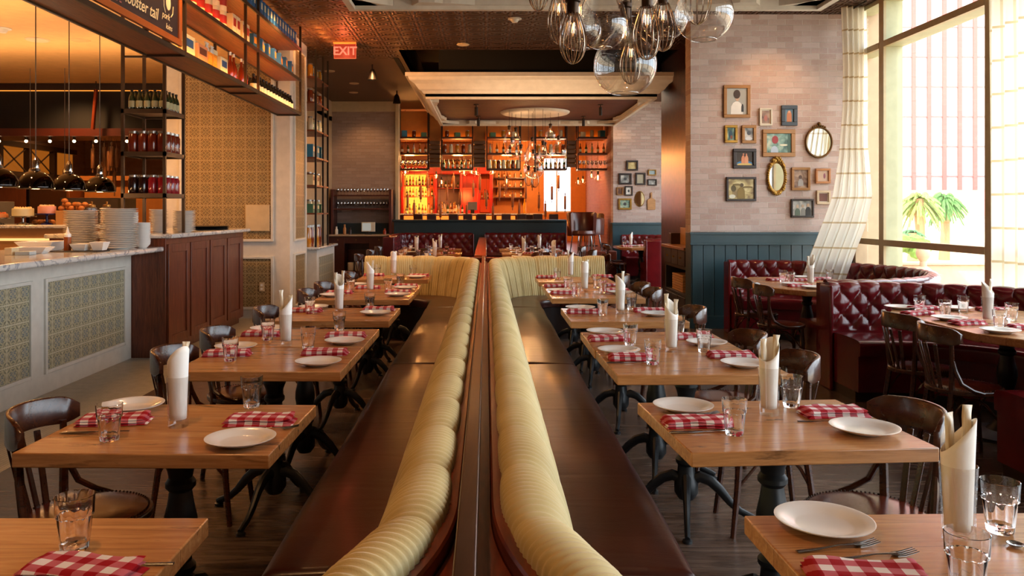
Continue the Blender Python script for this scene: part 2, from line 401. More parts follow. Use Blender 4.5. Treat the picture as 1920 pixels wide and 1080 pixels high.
def plaid():
    t = NT('sheer_plaid_curtain'); tc = t.n('ShaderNodeTexCoord'); sp = t.n('ShaderNodeSeparateXYZ'); t.set(sp.inputs[0], tc.outputs['UV'])
    def st(k, p, w_): return t.M('GREATER_THAN', t.M('ABSOLUTE', t.M('SUBTRACT', t.M('FRACT', t.M('DIVIDE', sp.outputs[k], p)), .5)), .5 - w_)
    f = t.M('MAXIMUM', t.M('MULTIPLY', st(0, .30, .03), .5), t.M('MULTIPLY', st(1, .29, .035), .75))
    col = t.mix(f, srgb('faf6ea'), srgb('c2a468'))
    out = [x for x in t.t.nodes if x.type == 'OUTPUT_MATERIAL'][0]
    df = t.n('ShaderNodeBsdfDiffuse'); t.set(df.inputs[0], col); tl = t.n('ShaderNodeBsdfTranslucent'); t.set(tl.inputs[0], col); tr = t.n('ShaderNodeBsdfTransparent')
    m1 = t.n('ShaderNodeMixShader'); m1.inputs[0].default_value = .6; t.set(m1.inputs[1], df.outputs[0]); t.set(m1.inputs[2], tl.outputs[0])
    m2 = t.n('ShaderNodeMixShader'); m2.inputs[0].default_value = .12; t.set(m2.inputs[1], m1.outputs[0]); t.set(m2.inputs[2], tr.outputs[0]); t.set(out.inputs[0], m2.outputs[0]); return t.m
PLAID = plaid()
def mirror():
    t = NT('mirror_glass'); return t.fin((.85, .86, .82, 1), .03, 1)
MIRR = mirror()
def photom(name, a, b, c, sc=9):
    t = NT(name); v = t.coords((1, 1, 1), rnd=True); return t.fin(t.ramp(t.noise(v, sc, 3, .5, .6), [(.35, srgb(a)), (.5, srgb(b)), (.65, srgb(c))]), .35)
def paperm():
    t = NT('white_paper'); v = t.coords(rnd=True); t.bump(t.noise(v, 12, 3), .25, .01); return t.fin(srgb('fbf6ee'), .7, spec=.2)
PAPER = paperm()
def packm():
    t = NT('breadstick_wrapper'); v = t.coords((1, 1, 1), rnd=True); n = t.noise(t.coords((60, 60, 9), rnd=True), 1, 2)
    return t.fin(t.ramp(n, [(.35, srgb('c9a878')), (.5, srgb('ecdcc0')), (.66, srgb('fbf6ea'))]), .3, coat=.3)
PACK = packm()
# ------------------------------------------------------------------ the room
struct('floor', MB().box(-2.75, 4.9, -3, 23, -.1, 0), FLOORW, sm=0)
struct('floor', MB().box(-9.1, -2.75, -3, 23, -.1, 0), MOS, sm=0)
struct('ceiling', MB().box(-3.0, 4.9, -3, 12.2, 3.95, 4.1).box(-3.6, -1.35, 12.2, 12.9, 3.95, 4.1).box(-3.6, -3.0, 10.9, 12.2, 3.95, 4.1), TIN, sm=0)
DCEIL = flat('5a3a24', .55); BLK = flat('0e0a08', .8)
struct('ceiling', MB().box(-3.6, -1.35, 12.9, 17.5, 3.95, 4.1).box(3.1, 4.9, 12.2, 17.5, 3.95, 4.1).box(-3.6, 4.9, 17.5, 23.1, 3.95, 4.1), DCEIL, sm=0)
struct('ceiling', MB().box(-1.45, 3.2, 12.1, 17.6, 4.55, 4.65).box(-1.4, -1.35, 12.2, 17.5, 3.96, 4.56).box(3.1, 3.15, 12.2, 17.5, 3.96, 4.56)
       .box(-1.4, 3.15, 12.15, 12.2, 3.96, 4.56).box(-1.4, 3.15, 17.5, 17.55, 3.96, 4.56), BLK, sm=0)
struct('ceiling', MB().box(-9.1, -3.0, -3, 10.95, 3.5, 3.6).box(-9.1, -3.5, 10.95, 18.2, 3.5, 3.6).box(-3.05, -3.0, -3, 10.9, 3.58, 4.0), flat('d9a868', .7), sm=0)
struct('wall_back', MB().box(-9.1, 4.9, -3.15, -3, 0, 4), flat('b9a488', .7), sm=0)
struct('wall_left', MB().box(-9.25, -9.1, -3, 18.2, 0, 3.6), BRICKD, sm=0)
struct('wall_kitchen', MB().box(-9.1, -3.5, 18.0, 18.15, 0, 3.6), BRICKD, sm=0)
struct('wall_partition', MB().box(-3.62, -3.5, 11.9, 18.0, 0, 3.95), BEIGEP, sm=0)
# tiled pier with painted frames
t = MB().box(-4.45, -2.70, 10.92, 11.95, 0, 3.95)
pier = struct('wall_pier', t, WHITEP, sm=0)
tl = MB().box(-4.18, -2.955, 10.905, 10.93, 1.09, 3.95).box(-4.18, -2.955, 10.905, 10.93, .16, .82)
tl.box(-2.71, -2.688, 11.13, 11.75, 1.08, 3.75).box(-2.71, -2.688, 11.13, 11.75, .16, .85)
obj('tile_panel', tl, TILE, pier, sm=0)
fr = MB()
for (x0, x1, z0, z1) in ((-4.18, -2.955, 1.09, 4.0), (-4.18, -2.955, .16, .82)):
    for bx in ((x0 - .035, x0, z0 - .035, z1 + .035), (x1, x1 + .035, z0 - .035, z1 + .035)): fr.box(bx[0], bx[1], 10.885, 10.92, bx[2], min(bx[3], 3.95))
    fr.box(x0, x1, 10.885, 10.92, z0 - .035, z0)
    if z1 < 3.9: fr.box(x0, x1, 10.885, 10.92, z1, z1 + .035)
for (y0, y1, z0, z1) in ((11.13, 11.75, 1.08, 3.75), (11.13, 11.75, .16, .85)):
    fr.box(-2.7, -2.67, y0 - .03, y0, z0 - .03, z1 + .03).box(-2.7, -2.67, y1, y1 + .03, z0 - .03, z1 + .03).box(-2.7, -2.67, y0, y1, z0 - .03, z0).box(-2.7, -2.67, y0, y1, z1, z1 + .03)
obj('moulding', fr, WHITEP, pier, bev=.004)
obj('hatch_panel', MB().box(-3.30, -2.97, 10.88, 10.905, 1.20, 1.56), CREAMP, pier, bev=.004)
def plate(x, z, par=None):
    o = thing('wall_outlet', 'small cream outlet plate on the lower tile panel of the pier', 'outlet', (x, 10.9, z))
    obj('cover', MB().box(-.035, .035, -.012, .003, -.06, .06), CREAMP, o, bev=.004); obj('socket', MB().box(-.015, .015, -.016, -.01, .012, .04), WHITEC, o); obj('socket', MB().box(-.015, .015, -.016, -.01, -.04, -.012), WHITEC, o); return o
plate(PX(491, 538, 10.9)[0], PX(491, 538, 10.9)[2])
# brick wall with wainscot at the far right of the near room
struct('wall_brick', MB().box(2.57, 4.66, 10.0, 10.26, 1.2, 3.95), BRICK, sm=0)
wn = MB().box(2.57, 4.66, 9.985, 10.26, 0, 1.2)
for i in range(15): wn.box(2.585 + i * .138, 2.585 + i * .138 + .130, 9.972, 9.99, .16, 1.07)
wn.box(2.555, 4.66, 9.955, 9.99, 0, .16).box(2.555, 4.66, 9.95, 9.99, 1.07, 1.2).box(2.545, 4.66, 9.93, 9.99, 1.18, 1.21).box(2.55, 4.66, 9.942, 9.99, 1.05, 1.075)
struct('trim_wainscot', wn, TEAL, bev=.003)
struct('wall_copper', MB().box(2.95, 3.05, 10.26, 13.4, 0, 3.95), COPPER, sm=0)
struct('wall_right', MB().box(4.66, 4.8, 10.0, 12.4, 0, 4).box(4.66, 4.8, 17.4, 18.2, 0, 4).box(4.60, 4.9, 9.9, 10.02, 0, 4), BEIGEP, sm=0)
# far walls
struct('wall_far_left', MB().box(-3.53, -2.05, 18.0, 18.3, 0, 3.95), BRICKD, sm=0)
struct('trim_pier', MB().box(-2.06, -1.99, 17.96, 18.3, 1.25, 3.95).box(-3.53, -2.0, 17.97, 18.0, 3.72, 3.95), CREAMP, bev=.004)
struct('wall_far_right', MB().box(2.87, 4.8, 18.0, 18.3, 1.2, 3.95), BRICK, sm=0)
struct('wall_bar_side', MB().box(2.87, 3.2, 18.3, 23, 0, 3.95), REDBRICK, sm=0)
struct('trim_wainscot', MB().box(2.85, 4.8, 17.96, 18.3, 0, 1.2).box(2.84, 4.8, 17.93, 18.3, 1.16, 1.21), TEAL, bev=.004)
struct('wall_half', MB().box(-2.05, 1.78, 17.6, 17.8, 0, 1.24).box(-2.08, 1.8, 17.55, 17.85, 1.24, 1.28), TEALD, bev=.006)
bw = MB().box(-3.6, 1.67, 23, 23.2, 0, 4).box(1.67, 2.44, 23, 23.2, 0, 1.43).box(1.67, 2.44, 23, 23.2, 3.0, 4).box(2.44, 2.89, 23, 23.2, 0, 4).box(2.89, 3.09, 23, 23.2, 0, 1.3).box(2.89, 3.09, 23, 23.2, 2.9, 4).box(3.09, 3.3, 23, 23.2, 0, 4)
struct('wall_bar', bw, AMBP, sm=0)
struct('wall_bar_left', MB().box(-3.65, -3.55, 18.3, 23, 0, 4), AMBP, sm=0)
# the raised step in front of the far seats on the right
struct('floor_step', MB().box(1.80, 2.27, 15.2, 17.3, 0, .60).box(1.80, 2.84, 17.3, 22.95, 0, .60).box(1.78, 2.29, 15.17, 15.3, .60, .70), DIVW, bev=.01)
struct('floor_platform', MB().box(-3.5, 1.80, 17.86, 22.95, 0, .60), DIVW, sm=0)

# ------------------------------------------------------------------ windows
MULL = flat('b8a278', .5); REV = flat('b3b08a', .55)
def window(n, y0, y1):
    f = MB()
    f.box(4.58, 4.61, y0 - .055, y0 + .055, 0, 3.95, 0).box(4.61, 4.80, y0 - .055, y0 + .055, 0, 3.95, 1)
    f.box(4.575, 4.66, y0 + .055, y1 - .055, 1.075, 1.145, 0).box(4.575, 4.62, y0 + .055, y1 - .055, 3.37, 3.44, 0).box(4.62, 4.80, y0 + .055, y1 - .055, 3.37, 3.44, 1)
    f.box(4.62, 4.78, y0 + .055, y1 - .055, 0, .10, 1).box(4.58, 4.8, y0 + .055, y1 - .055, 3.90, 3.95, 1)
    o = struct('window_%d' % n, f, [MULL, REV], sm=0)
    obj('pane', MB().box(4.735, 4.745, y0 + .05, y1 - .05, .08, 3.92), PANE, o, sm=0)
ys = [-2.75, -.75, 1.25, 3.25, 5.25, 7.25, 9.22, 9.93]
for i in range(7): window(i + 1, ys[i], ys[i + 1])
for i, y in enumerate((12.4, 14.0, 15.7)): window(8 + i, y, y + 1.65)
struct('wall_right_sill', MB().box(4.58, 4.82, -3.1, -2.75, 0, 4), REV, sm=0)
# bar window frames
bwf = MB().box(1.67, 2.44, 23.02, 23.06, 1.43, 1.47).box(2.02, 2.06, 23.02, 23.06, 1.43, 3.0)
o = struct('window_11', bwf, WHITEP); obj('pane', MB().box(1.67, 2.44, 23.08, 23.09, 1.43, 3.0), PANE, o, sm=0)
o = struct('window_12', MB().box(2.89, 2.91, 23.02, 23.06, 1.3, 2.9), WHITEP); obj('pane', MB().box(2.89, 3.09, 23.08, 23.09, 1.3, 2.9), PANE, o, sm=0)

# ------------------------------------------------------------------ outside
struct('ground', MB().box(4.85, 200, -60, 220, -1.0, -.6).box(-40, 4.85, 23.4, 60, -1, -.6), flat('e3c7a4', .9), sm=0)
struct('terrace', MB().box(4.85, 11, -6, 24, -.6, -.05), flat('d8c2a6', .9), sm=0)
tw = MB()
tw.box(30, 82, 96, 120, -1, 140)
TOW = flat('c2aca6', .8); TST = flat('c4655c', .7); TLN = flat('8c7874', .8)
tower = thing('exterior_tower', 'tall pale tower with pink vertical stripes beyond the palm trees', 'building', (0, 0, 0))
obj('wall', tw, TOW, tower, sm=0)
for i in range(28): obj('stripe', MB().box(31 + i * 1.85, 31.45 + i * 1.85, 95.8, 96, 3, 139), TST, tower, sm=0)
g = MB()
for i in range(36): g.box(30, 82, 95.9, 96, 2 + i * 3.6, 2.12 + i * 3.6)
obj('floor_line', g, TLN, tower, sm=0)
lb = thing('low_building', 'low white building with a salmon tiled roof behind the palms', 'building', (0, 0, 0))
obj('wall', MB().box(34, 90, 78, 92, -1, 1.0), flat('f0e4dc', .8), lb, sm=0)
obj('roof', MB().prism([(77, 1.0), (93, 1.0), (90, 3.6), (82, 3.6)], 33, 91, 'x'), flat('d97c6c', .8), lb, sm=0)
gw = MB().box(17, 60, 34, 34.4, -.8, -.05).box(17, 60, 33.9, 34.5, -.05, .1)
tag(obj('garden_wall', gw, flat('e6cdb0', .8), bev=.02), 'long low stucco wall in front of the palm trunks', 'wall')
def palm(x, y, h, sp, n, lab, hexc):
    o = thing('palm_tree', lab, 'tree', (x, y, -.6), group='palm trees outside the window')
    obj('trunk', MB().tube([(0, 0, 0), (.05, 0, h * .5), (0, 0, h)], [.22, .17, .2], 10), flat('a08058', .9), o)
    m = MB(); rnd = random.Random(int(x * 10))
    for k in range(n):
        a = rnd.uniform(0, 2 * pi); el = rnd.uniform(-.7, 1.2); L = sp * rnd.uniform(.8, 1.1)
        pts = []
        for j in range(6):
            s_ = j / 5; r = L * s_ * cos(el) ; z = L * (s_ * sin(el) - .75 * s_ * s_)
            pts.append((r * cos(a), r * sin(a), h + z))
        for j in range(5):
            p = Vector(pts[j]); q = Vector(pts[j + 1]); sd = Vector((-sin(a), cos(a), 0)) * sp * .075 * (1 - abs(j / 4 - .5)); up = Vector((0, 0, .10 * sp))
            m.add([p, p + sd - up, q + sd - up, q, p - sd - up, q - sd - up], [(0, 1, 2, 3), (0, 3, 5, 4)])
    obj('fronds', m, flat(hexc, .8, var=.2), o, sm=0)
x, y = 30 * (1738 - 912) / F, 30
palm(16.6, 30.5, 2.55, .85, 90, 'tall yellow-green palm tree, middle of the three outside', '93a555')
palm(19.3, 33.5, 2.6, .85, 90, 'green palm tree with bushy crown nearest the dark window post', '5f8a45')
palm(15.0, 28, 1.3, .5, 60, 'short small palm tree, lowest of the three outside', '5d8a58')
b = MB(); rnd = random.Random(3)
for k in range(26): b.sphere((rnd.uniform(-.6, .6), rnd.uniform(-.3, .3), rnd.uniform(0, .35)), rnd.uniform(.12, .25), 8)
for k, (px, Y, lab) in enumerate(((1700, 24, 'round green shrub at the foot of the window view by the wall'),)):
    tag(obj('garden_shrub', b, flat('6f8f3c', .9, var=.2), loc=((px - 912) * Y / F, Y, .25)), lab, 'shrub')
fx, fy = 13 * (1731 - 912) / F, 13
fin = thing('stone_finial', 'round stone finial on a stepped post outside the window', 'finial', (fx, fy, -.05))
SAND = flat('c9a98a', .85)
obj('ball', MB().lathe([(.0001, .96), (.06, .95), (.10, .90), (.112, .84), (.10, .78), (.06, .72), (.05, .70), (.055, .68), (.055, .62), (.09, .60)], 20), SAND, fin)
obj('pedestal', MB().lathe([(.22, .50), (.21, .52), (.13, .56), (.09, .60)], 20).box(-.20, .20, -.2, .2, 0, .5), SAND, fin)
tag(obj('terrace_wall', MB().box(6.2, 10, 13.6, 13.75, -.05, .55).box(6.1, 10, 13.55, 13.8, .55, .6), SAND, bev=.01), 'low sandy terrace wall behind the stone finial', 'wall')

# ------------------------------------------------------------------ ceiling canopies
def canopy(name, lab, x0, x1, y0, y1, zs, ztop):
    o = thing(name, lab, 'ceiling canopy', ((x0 + x1) / 2, (y0 + y1) / 2, zs)); cx, cy = (x0 + x1) / 2, (y0 + y1) / 2
    X, Y = (x1 - x0) / 2, (y1 - y0) / 2
    prof = [(0, -.02), (.0, .06), (.03, .06), (.06, .10), (.10, .12), (.16, .20), (.24, .25), (.26, .30), (.30, .30), (.30, .36), (-.06, .36), (-.06, -.02)]
    m = MB(); n = len(prof)
    for (sx, sy) in ((-1, -1), (1, -1), (1, 1), (-1, 1)):
        for a, z in prof: m.v.append((sx * (X + a), sy * (Y + a), z))
    for k in range(4):
        for j in range(n):
            a = k * n + j; b_ = k * n + (j + 1) % n; c = ((k + 1) % 4) * n + (j + 1) % n; d = ((k + 1) % 4) * n + j
            m.f.append([a, d, c, b_]); m.m.append(0)
    obj('crown_moulding', fixn_mb(m), WHITEP, o, sm=20)
    bd = MB(); nb = int(2 * Y / .13); bd.box(-X, X, -Y, Y, .115, .14)
    for k in range(nb): bd.box(-X, X, -Y + 2 * Y * k / nb + .008, -Y + 2 * Y * (k + 1) / nb - .008, .10, .12)
    obj('soffit', bd, SOFF, o, sm=0)
    # fretwork: wavy white boards round the inner edge
    fz0, fz1 = .015, .075
    def fret(L):
        pts = []
        for i in range(61):
            s_ = i / 60; u = min(s_, 1 - s_) * L
            d = .09 + .05 * cos(u * 7) * (1 if u < 1.2 else 0) + (.16 * max(0, 1 - u / .45) if u < .45 else 0)
            if .62 < u < .80: d = .17
            pts.append((s_ * L - L / 2, d))
        return pts
    for sgn in (-1, 1):
        p = fret(2 * X); q = MB()
        poly = [(a, 0) for a, d in (p[0], p[-1])] + [(a, d) for a, d in p[::-1]]
        q.prism([(a, sgn * (Y - d)) for a, d in poly], fz0, fz1); obj('fretwork', fixn_mb(q), WHITEP, o, sm=0)
        p = fret(2 * Y); q = MB(); poly = [(a, 0) for a, d in (p[0], p[-1])] + [(a, d) for a, d in p[::-1]]
        q.prism([(sgn * (X - d), a) for a, d in poly], fz0, fz1); obj('fretwork', fixn_mb(q), WHITEP, o, sm=0)
    obj('hanger_box', MB().box(-X + .2, X - .2, -Y + .2, Y - .2, .14, ztop - zs), BLK, o, sm=0)
    return o
def fixn_mb(m):
    import bmesh
    me = bpy.data.meshes.new('tmp'); me.from_pydata(m.v, [], m.f); b = bmesh.new(); b.from_mesh(me); bmesh.ops.recalc_face_normals(b, faces=b.faces); b.to_mesh(me); b.free()
    r = MB(); r.v = [tuple(v.co) for v in me.vertices]; r.f = [list(p.vertices) for p in me.polygons]; r.m = [0] * len(r.f); bpy.data.meshes.remove(me); return r
canopy('ceiling_canopy', 'far white moulded canopy with dark boards above the bar-side tables', -.98, 2.75, 12.8, 16.9, 3.3, 4.56)
canopy('ceiling_canopy', 'near white canopy with scalloped fretwork above the big glass chandelier', -1.25, 3.05, 2.6, 7.25, 3.32, 3.96)

def canlight(x, y, z, lab):
    o = thing('recessed_light', lab, 'ceiling light', (x, y, z), group='round recessed ceiling lights')
    obj('rim', MB().lathe([(.062, -.012), (.085, -.014), (.095, -.004), (.095, 0)], 20), CREAMP, o); obj('lens', MB().lathe([(.0001, -.008), (.062, -.008)], 20), emit('ffd28a', 2.2, 'lamp_lens'), o); return o
P_ = canlight(*PX(868, 83, 2.47 * F / 312)[:2], 3.95, 'round recessed light in the dark tin ceiling near the canopy')
for px, py, z, lab in ((618, 133, 3.95, 'round recessed light beside the shelf rack near the exit sign'), (664, 156, 3.95, 'round recessed light in the plain ceiling nearer the far brick wall'),
                       (663, 173, 3.95, 'faint recessed light farthest back in the plain ceiling'), (70, 74, 3.5, 'bright oval recessed light over the kitchen counter')):
    Y = (z - H) * F / (395 - py); dup(P_, ((px - 912) * Y / F, Y, z), label=lab, sc=(1.4, 1.4, 1) if z == 3.5 else None)
def detector(px, py, z, lab):
    Y = (z - H) * F / (395 - py); o = thing('smoke_detector', lab, 'smoke detector', ((px - 912) * Y / F, Y, z), group='smoke detectors')
    obj('base', MB().lathe([(.07, -.012), (.09, -.008), (.09, 0)], 20), WHITEP, o); obj('body', MB().lathe([(.0001, -.05), (.035, -.05), (.06, -.012)], 20), WHITEP, o); return o
detector(965, 35, 3.95, 'white smoke detector on the dark tin ceiling')
detector(5, 53, 3.5, 'pale round vent on the cream kitchen ceiling at the edge')
Y = 2.02 * F / (395 - 75); tag(obj('ceiling_speaker', MB().lathe([(.0001, -.006), (.10, -.01), (.12, 0)], 24), flat('cfa066', .7), loc=((150 - 912) * Y / F, Y, 3.5)), 'round flush speaker grille on the cream kitchen ceiling', 'speaker')
def spotcan(px, py, z, lab):
    Y = (z - H) * F / (395 - py); o = thing('track_spotlight', lab, 'spotlight', ((px - 912) * Y / F, Y, z), group='black ceiling spotlights')
    obj('stem', MB().tube([(0, 0, 0), (0, 0, -.1)], .012), BLACKM, o)
    obj('shade', MB().lathe([(.03, -.08), (.05, -.12), (.085, -.26), (.08, -.26), (.045, -.12), (.02, -.09)], 16), BLACKM, o); return o
spotcan(698, 121, 3.95, 'dark bell shaped ceiling spotlight near the exit sign'); spotcan(744, 170, 3.95, 'dark bell shaped ceiling spotlight close to the far canopy corner')
for px, py, lab in ((893, 196, 'small dark spot under the canopy boards on the left of the ring'), (1126, 196, 'small dark spot under the canopy boards right of the ring'),
                    (897, 218, 'small dark spot by the back left edge of the canopy'), (1094, 218, 'small dark spot by the back right edge of the canopy')):
    Y = 1.92 * F / (395 - py); o = thing('cylinder_spotlight', lab, 'spotlight', ((px - 912) * Y / F, Y, 3.40), group='canopy spotlights')
    obj('stem', MB().lathe([(.05, -.012), (.05, 0)], 12).tube([(0, 0, 0), (0, 0, -.06)], .01), BLACKM, o); obj('shade', MB().lathe([(.03, -.2), (.03, -.05)], 12), BLACKM, o)
a = PX(742, 110, 1); v = MB(); Y0, Y1 = 2.47 * F / (395 - 108), 2.47 * F / (395 - 140)
v.box(-.04, .04, 0, Y1 - Y0, -.008, 0); tag(obj('slot_vent', v, BLK, loc=((742 - 912) * Y0 / F, Y0, 3.95), rz=0), 'long black slot vent in the tin ceiling beside the canopy', 'vent')
# exit sign
Y = 2.47 * F / (395 - 79); e = thing('exit_sign', 'glowing red EXIT sign hanging from the tin ceiling', 'sign', ((647 - 912) * Y / F, Y, 3.95))
obj('canopy_mount', MB().box(-.17, .17, -.03, .03, -.03, 0), flat('c9804a', .4), e, bev=.004)
obj('plate', MB().box(-.16, .16, -.006, .006, -.24, -.03), emit('d8281c', .55, 'exit_plate'), e)
def text(s, size, mat, parent, loc, rot, ext=.001, shear=0, off=0, name='lettering'):
    c = bpy.data.curves.new(name, 'FONT'); c.body = s; c.size = size; c.extrude = ext; c.align_x = 'CENTER'; c.align_y = 'CENTER'; c.shear = shear; c.offset = off
    c.materials.append(mat); t0 = bpy.data.objects.new('t', c); C.objects.link(t0); bpy.context.view_layer.update()
    me = bpy.data.meshes.new_from_object(t0.evaluated_get(bpy.context.evaluated_depsgraph_get())); bpy.data.objects.remove(t0); o = bpy.data.objects.new(name, me); C.objects.link(o); o.parent = parent; o.location = loc; o.rotation_euler = rot; return o
text('EXIT', .17, emit('ff6a50', 1.5, 'exit_letters'), e, (.0, -.009, -.135), (R(90), 0, 0), off=.004)
obj('glow_edge', MB().box(-.16, .16, -.007, .007, -.243, -.236).box(-.162, -.157, -.007, .007, -.24, -.03).box(.157, .162, -.007, .007, -.24, -.03), emit('ff5a38', 1.3, 'exit_edge'), e)
light('POINT', ((647 - 912) * Y / F, Y - .15, 3.8), 2.2, RED, .03, name='exit_sign_light')
# ------------------------------------------------------------------ banquettes
C0 = -.022; ZT = .92
def bq_path(sg, off=0.0):
    q = [(1.50, .60 - off), (1.05, .60 - off)] + [(x, y) for x, y, _ in arc(1.05, 1.60, 1.0 + off, 270, 180, 30)] + [(x, y) for x, y, _ in arc(.85, 8.85, .80 + off, 180, 90, 24)] + [(1.44, 9.65 + off)]
    return [(C0 + sg * x, y, 0) for x, y in q]
SOFTP = smoothprof([(.01, .70), (.008, .80), (.006, ZT - .045), (.016, ZT - .015), (.04, ZT), (.075, ZT - .004), (.105, ZT - .03), (.125, ZT - .08), (.15, .76), (.18, .62), (.205, .50), (.215, .44)], 4)
def chan(s_, t, a, z):
    w_ = min(1, max(0, (t - .16) / .12)); f = (s_ / .31) % 1; rib = sin(2 * pi * s_ / .0222)
    return w_ * (.016 * (1 - abs(2 * f - 1) ** 3.6) + .0031 * rib) * (1 if t < .93 else (1 - t) / .07)
def banquette(sg, lab):
    o = thing('banquette', lab, 'banquette', (C0 + sg * .3, 5.2, 0))
    def put(name, mb, mat, **k):
        mb.xf(Matrix.Translation((-C0 - sg * .3, -5.2, 0))); return obj(name, mb, mat, o, **k)
    side = -1 if sg > 0 else 1; P = bq_path(sg)
    put('backrest', sweepn(MB(), P, SOFTP, .0037, side, chan), CREAM, sm=89)
    pts, L = resample(P, .0148); pp = MB()
    for i, p in enumerate(pts[:-1]):                      # twisted piping cord along the back seam
        t_ = (pts[i + 1] - p).normalized(); nn = Vector((-t_.y, t_.x, 0)) * side
        if p.y < 9.4: pp.tube([p + nn * .004 + Vector((0, 0, ZT - .052)), p + nn * .010 + t_ * .008 + Vector((0, 0, ZT - .042)), p + nn * .002 + t_ * .016 + Vector((0, 0, ZT - .036))], .0045, 5)
    put('piping', pp, CREAM, sm=60)
    put('back_frame', sweepn(MB(), P, [(-.018, 0), (-.018, ZT - .03), (-.014, ZT - .025), (.004, ZT - .025), (.008, ZT - .03), (.008, 0)], .03, side), DIVW, sm=20)
    put('plinth', sweepn(MB(), P, [(.06, 0), (.06, .37), (.50, .37), (.50, .10), (.46, .10), (.46, 0)], .05, side), DARKF, sm=20)
    full, L = resample(P, .02); cut = [0]
    for yy in (2.2, 5.2, 8.25): cut.append(min(range(len(full)), key=lambda i: abs(full[i].y - yy) + (9 if abs(full[i].x - C0) > .08 else 0)))
    cut.append(min(range(len(full)), key=lambda i: abs(full[i].x - (C0 + sg * .85)) + (9 if full[i].y < 9 else 0))); cut.append(len(full) - 1)
    sp = smoothprof([(.16, .38), (.16, .46), (.19, .478), (.34, .482), (.50, .478), (.548, .468), (.565, .445), (.566, .41), (.56, .38)], 3)
    for a_, b_ in zip(cut, cut[1:]):
        seg = full[a_:b_ + 1]; LL = sum((q - p).length for p, q in zip(seg, seg[1:]))
        def ds(s_, t, a, z, LL=LL):
            e = min(s_, LL - s_); return (-.014 * (1 - e / .03) ** 2 if e < .03 else 0) + .003 * sin(s_ * 5 + a * 9) * sin(pi * t)
        put('seat_cushion', sweepn(MB(), seg, sp, .01, side, ds), BRLEA, sm=60)
    return o
banquette(-1, 'long brown leather banquette with cream fluted back facing the open kitchen')
banquette(1, 'long brown leather banquette with cream fluted back facing the tall windows')
# divider between the two backs
dv = thing('divider', 'low wooden divider with a dark capping bar between the two cream banquette backs', 'divider', (-.04, 5, 0))
m = MB(); n0 = []
L_ = [p for p in bq_path(-1, .020)[1:33]]; R_ = [p for p in bq_path(1, .020)[1:33]]
poly = [(p[0], p[1]) for p in L_] + [(C0 - .030, 8.85), (C0 - .030, 9.64), (C0 + .030, 9.64), (C0 + .030, 8.85)] + [(p[0], p[1]) for p in R_[::-1]]
m.prism([(x + .04, y - 5) for x, y in poly], 0, .865); obj('core_panel', fixn_mb(m), DIVW, dv, sm=0)
obj('capping_bar', MB().box(-.012, .024, -4.4, 4.66, .865, .932), wood('dark_capping', '24130d', '2f1a12', '3d2318', .28, grain=(20, 2, 20), coat=.3), dv, bev=.004)
tag(obj('divider', MB().box(-.10, .02, 9.86, 16.4, 0, .90).box(-.12, .03, 9.86, 16.4, .90, .93), wood('bar_glow_wood', '8a3612', 'a64418', 'bd5520', .22, grain=(20, 2, 20), coat=.5), bev=.004, loc=(-.03, 0, 0)), 'narrow wood divider coloured by the orange bar glow, running back between the far tables', 'divider')  # orange bar light reflected on the wood is put into its colour
for sg, lab in ((-1, 'orange wood ledge behind the curved end of the kitchen-side banquette'), (1, 'orange wood ledge behind the curved end of the window-side banquette')):
    x0, x1 = sorted((C0 + sg * .02, C0 + sg * 1.46)); tag(obj('ledge', MB().box(x0, x1, 9.68, 9.85, .86, .905).box(x0, x1, 9.69, 9.83, 0, .86), DIVW, bev=.005), lab, 'ledge')

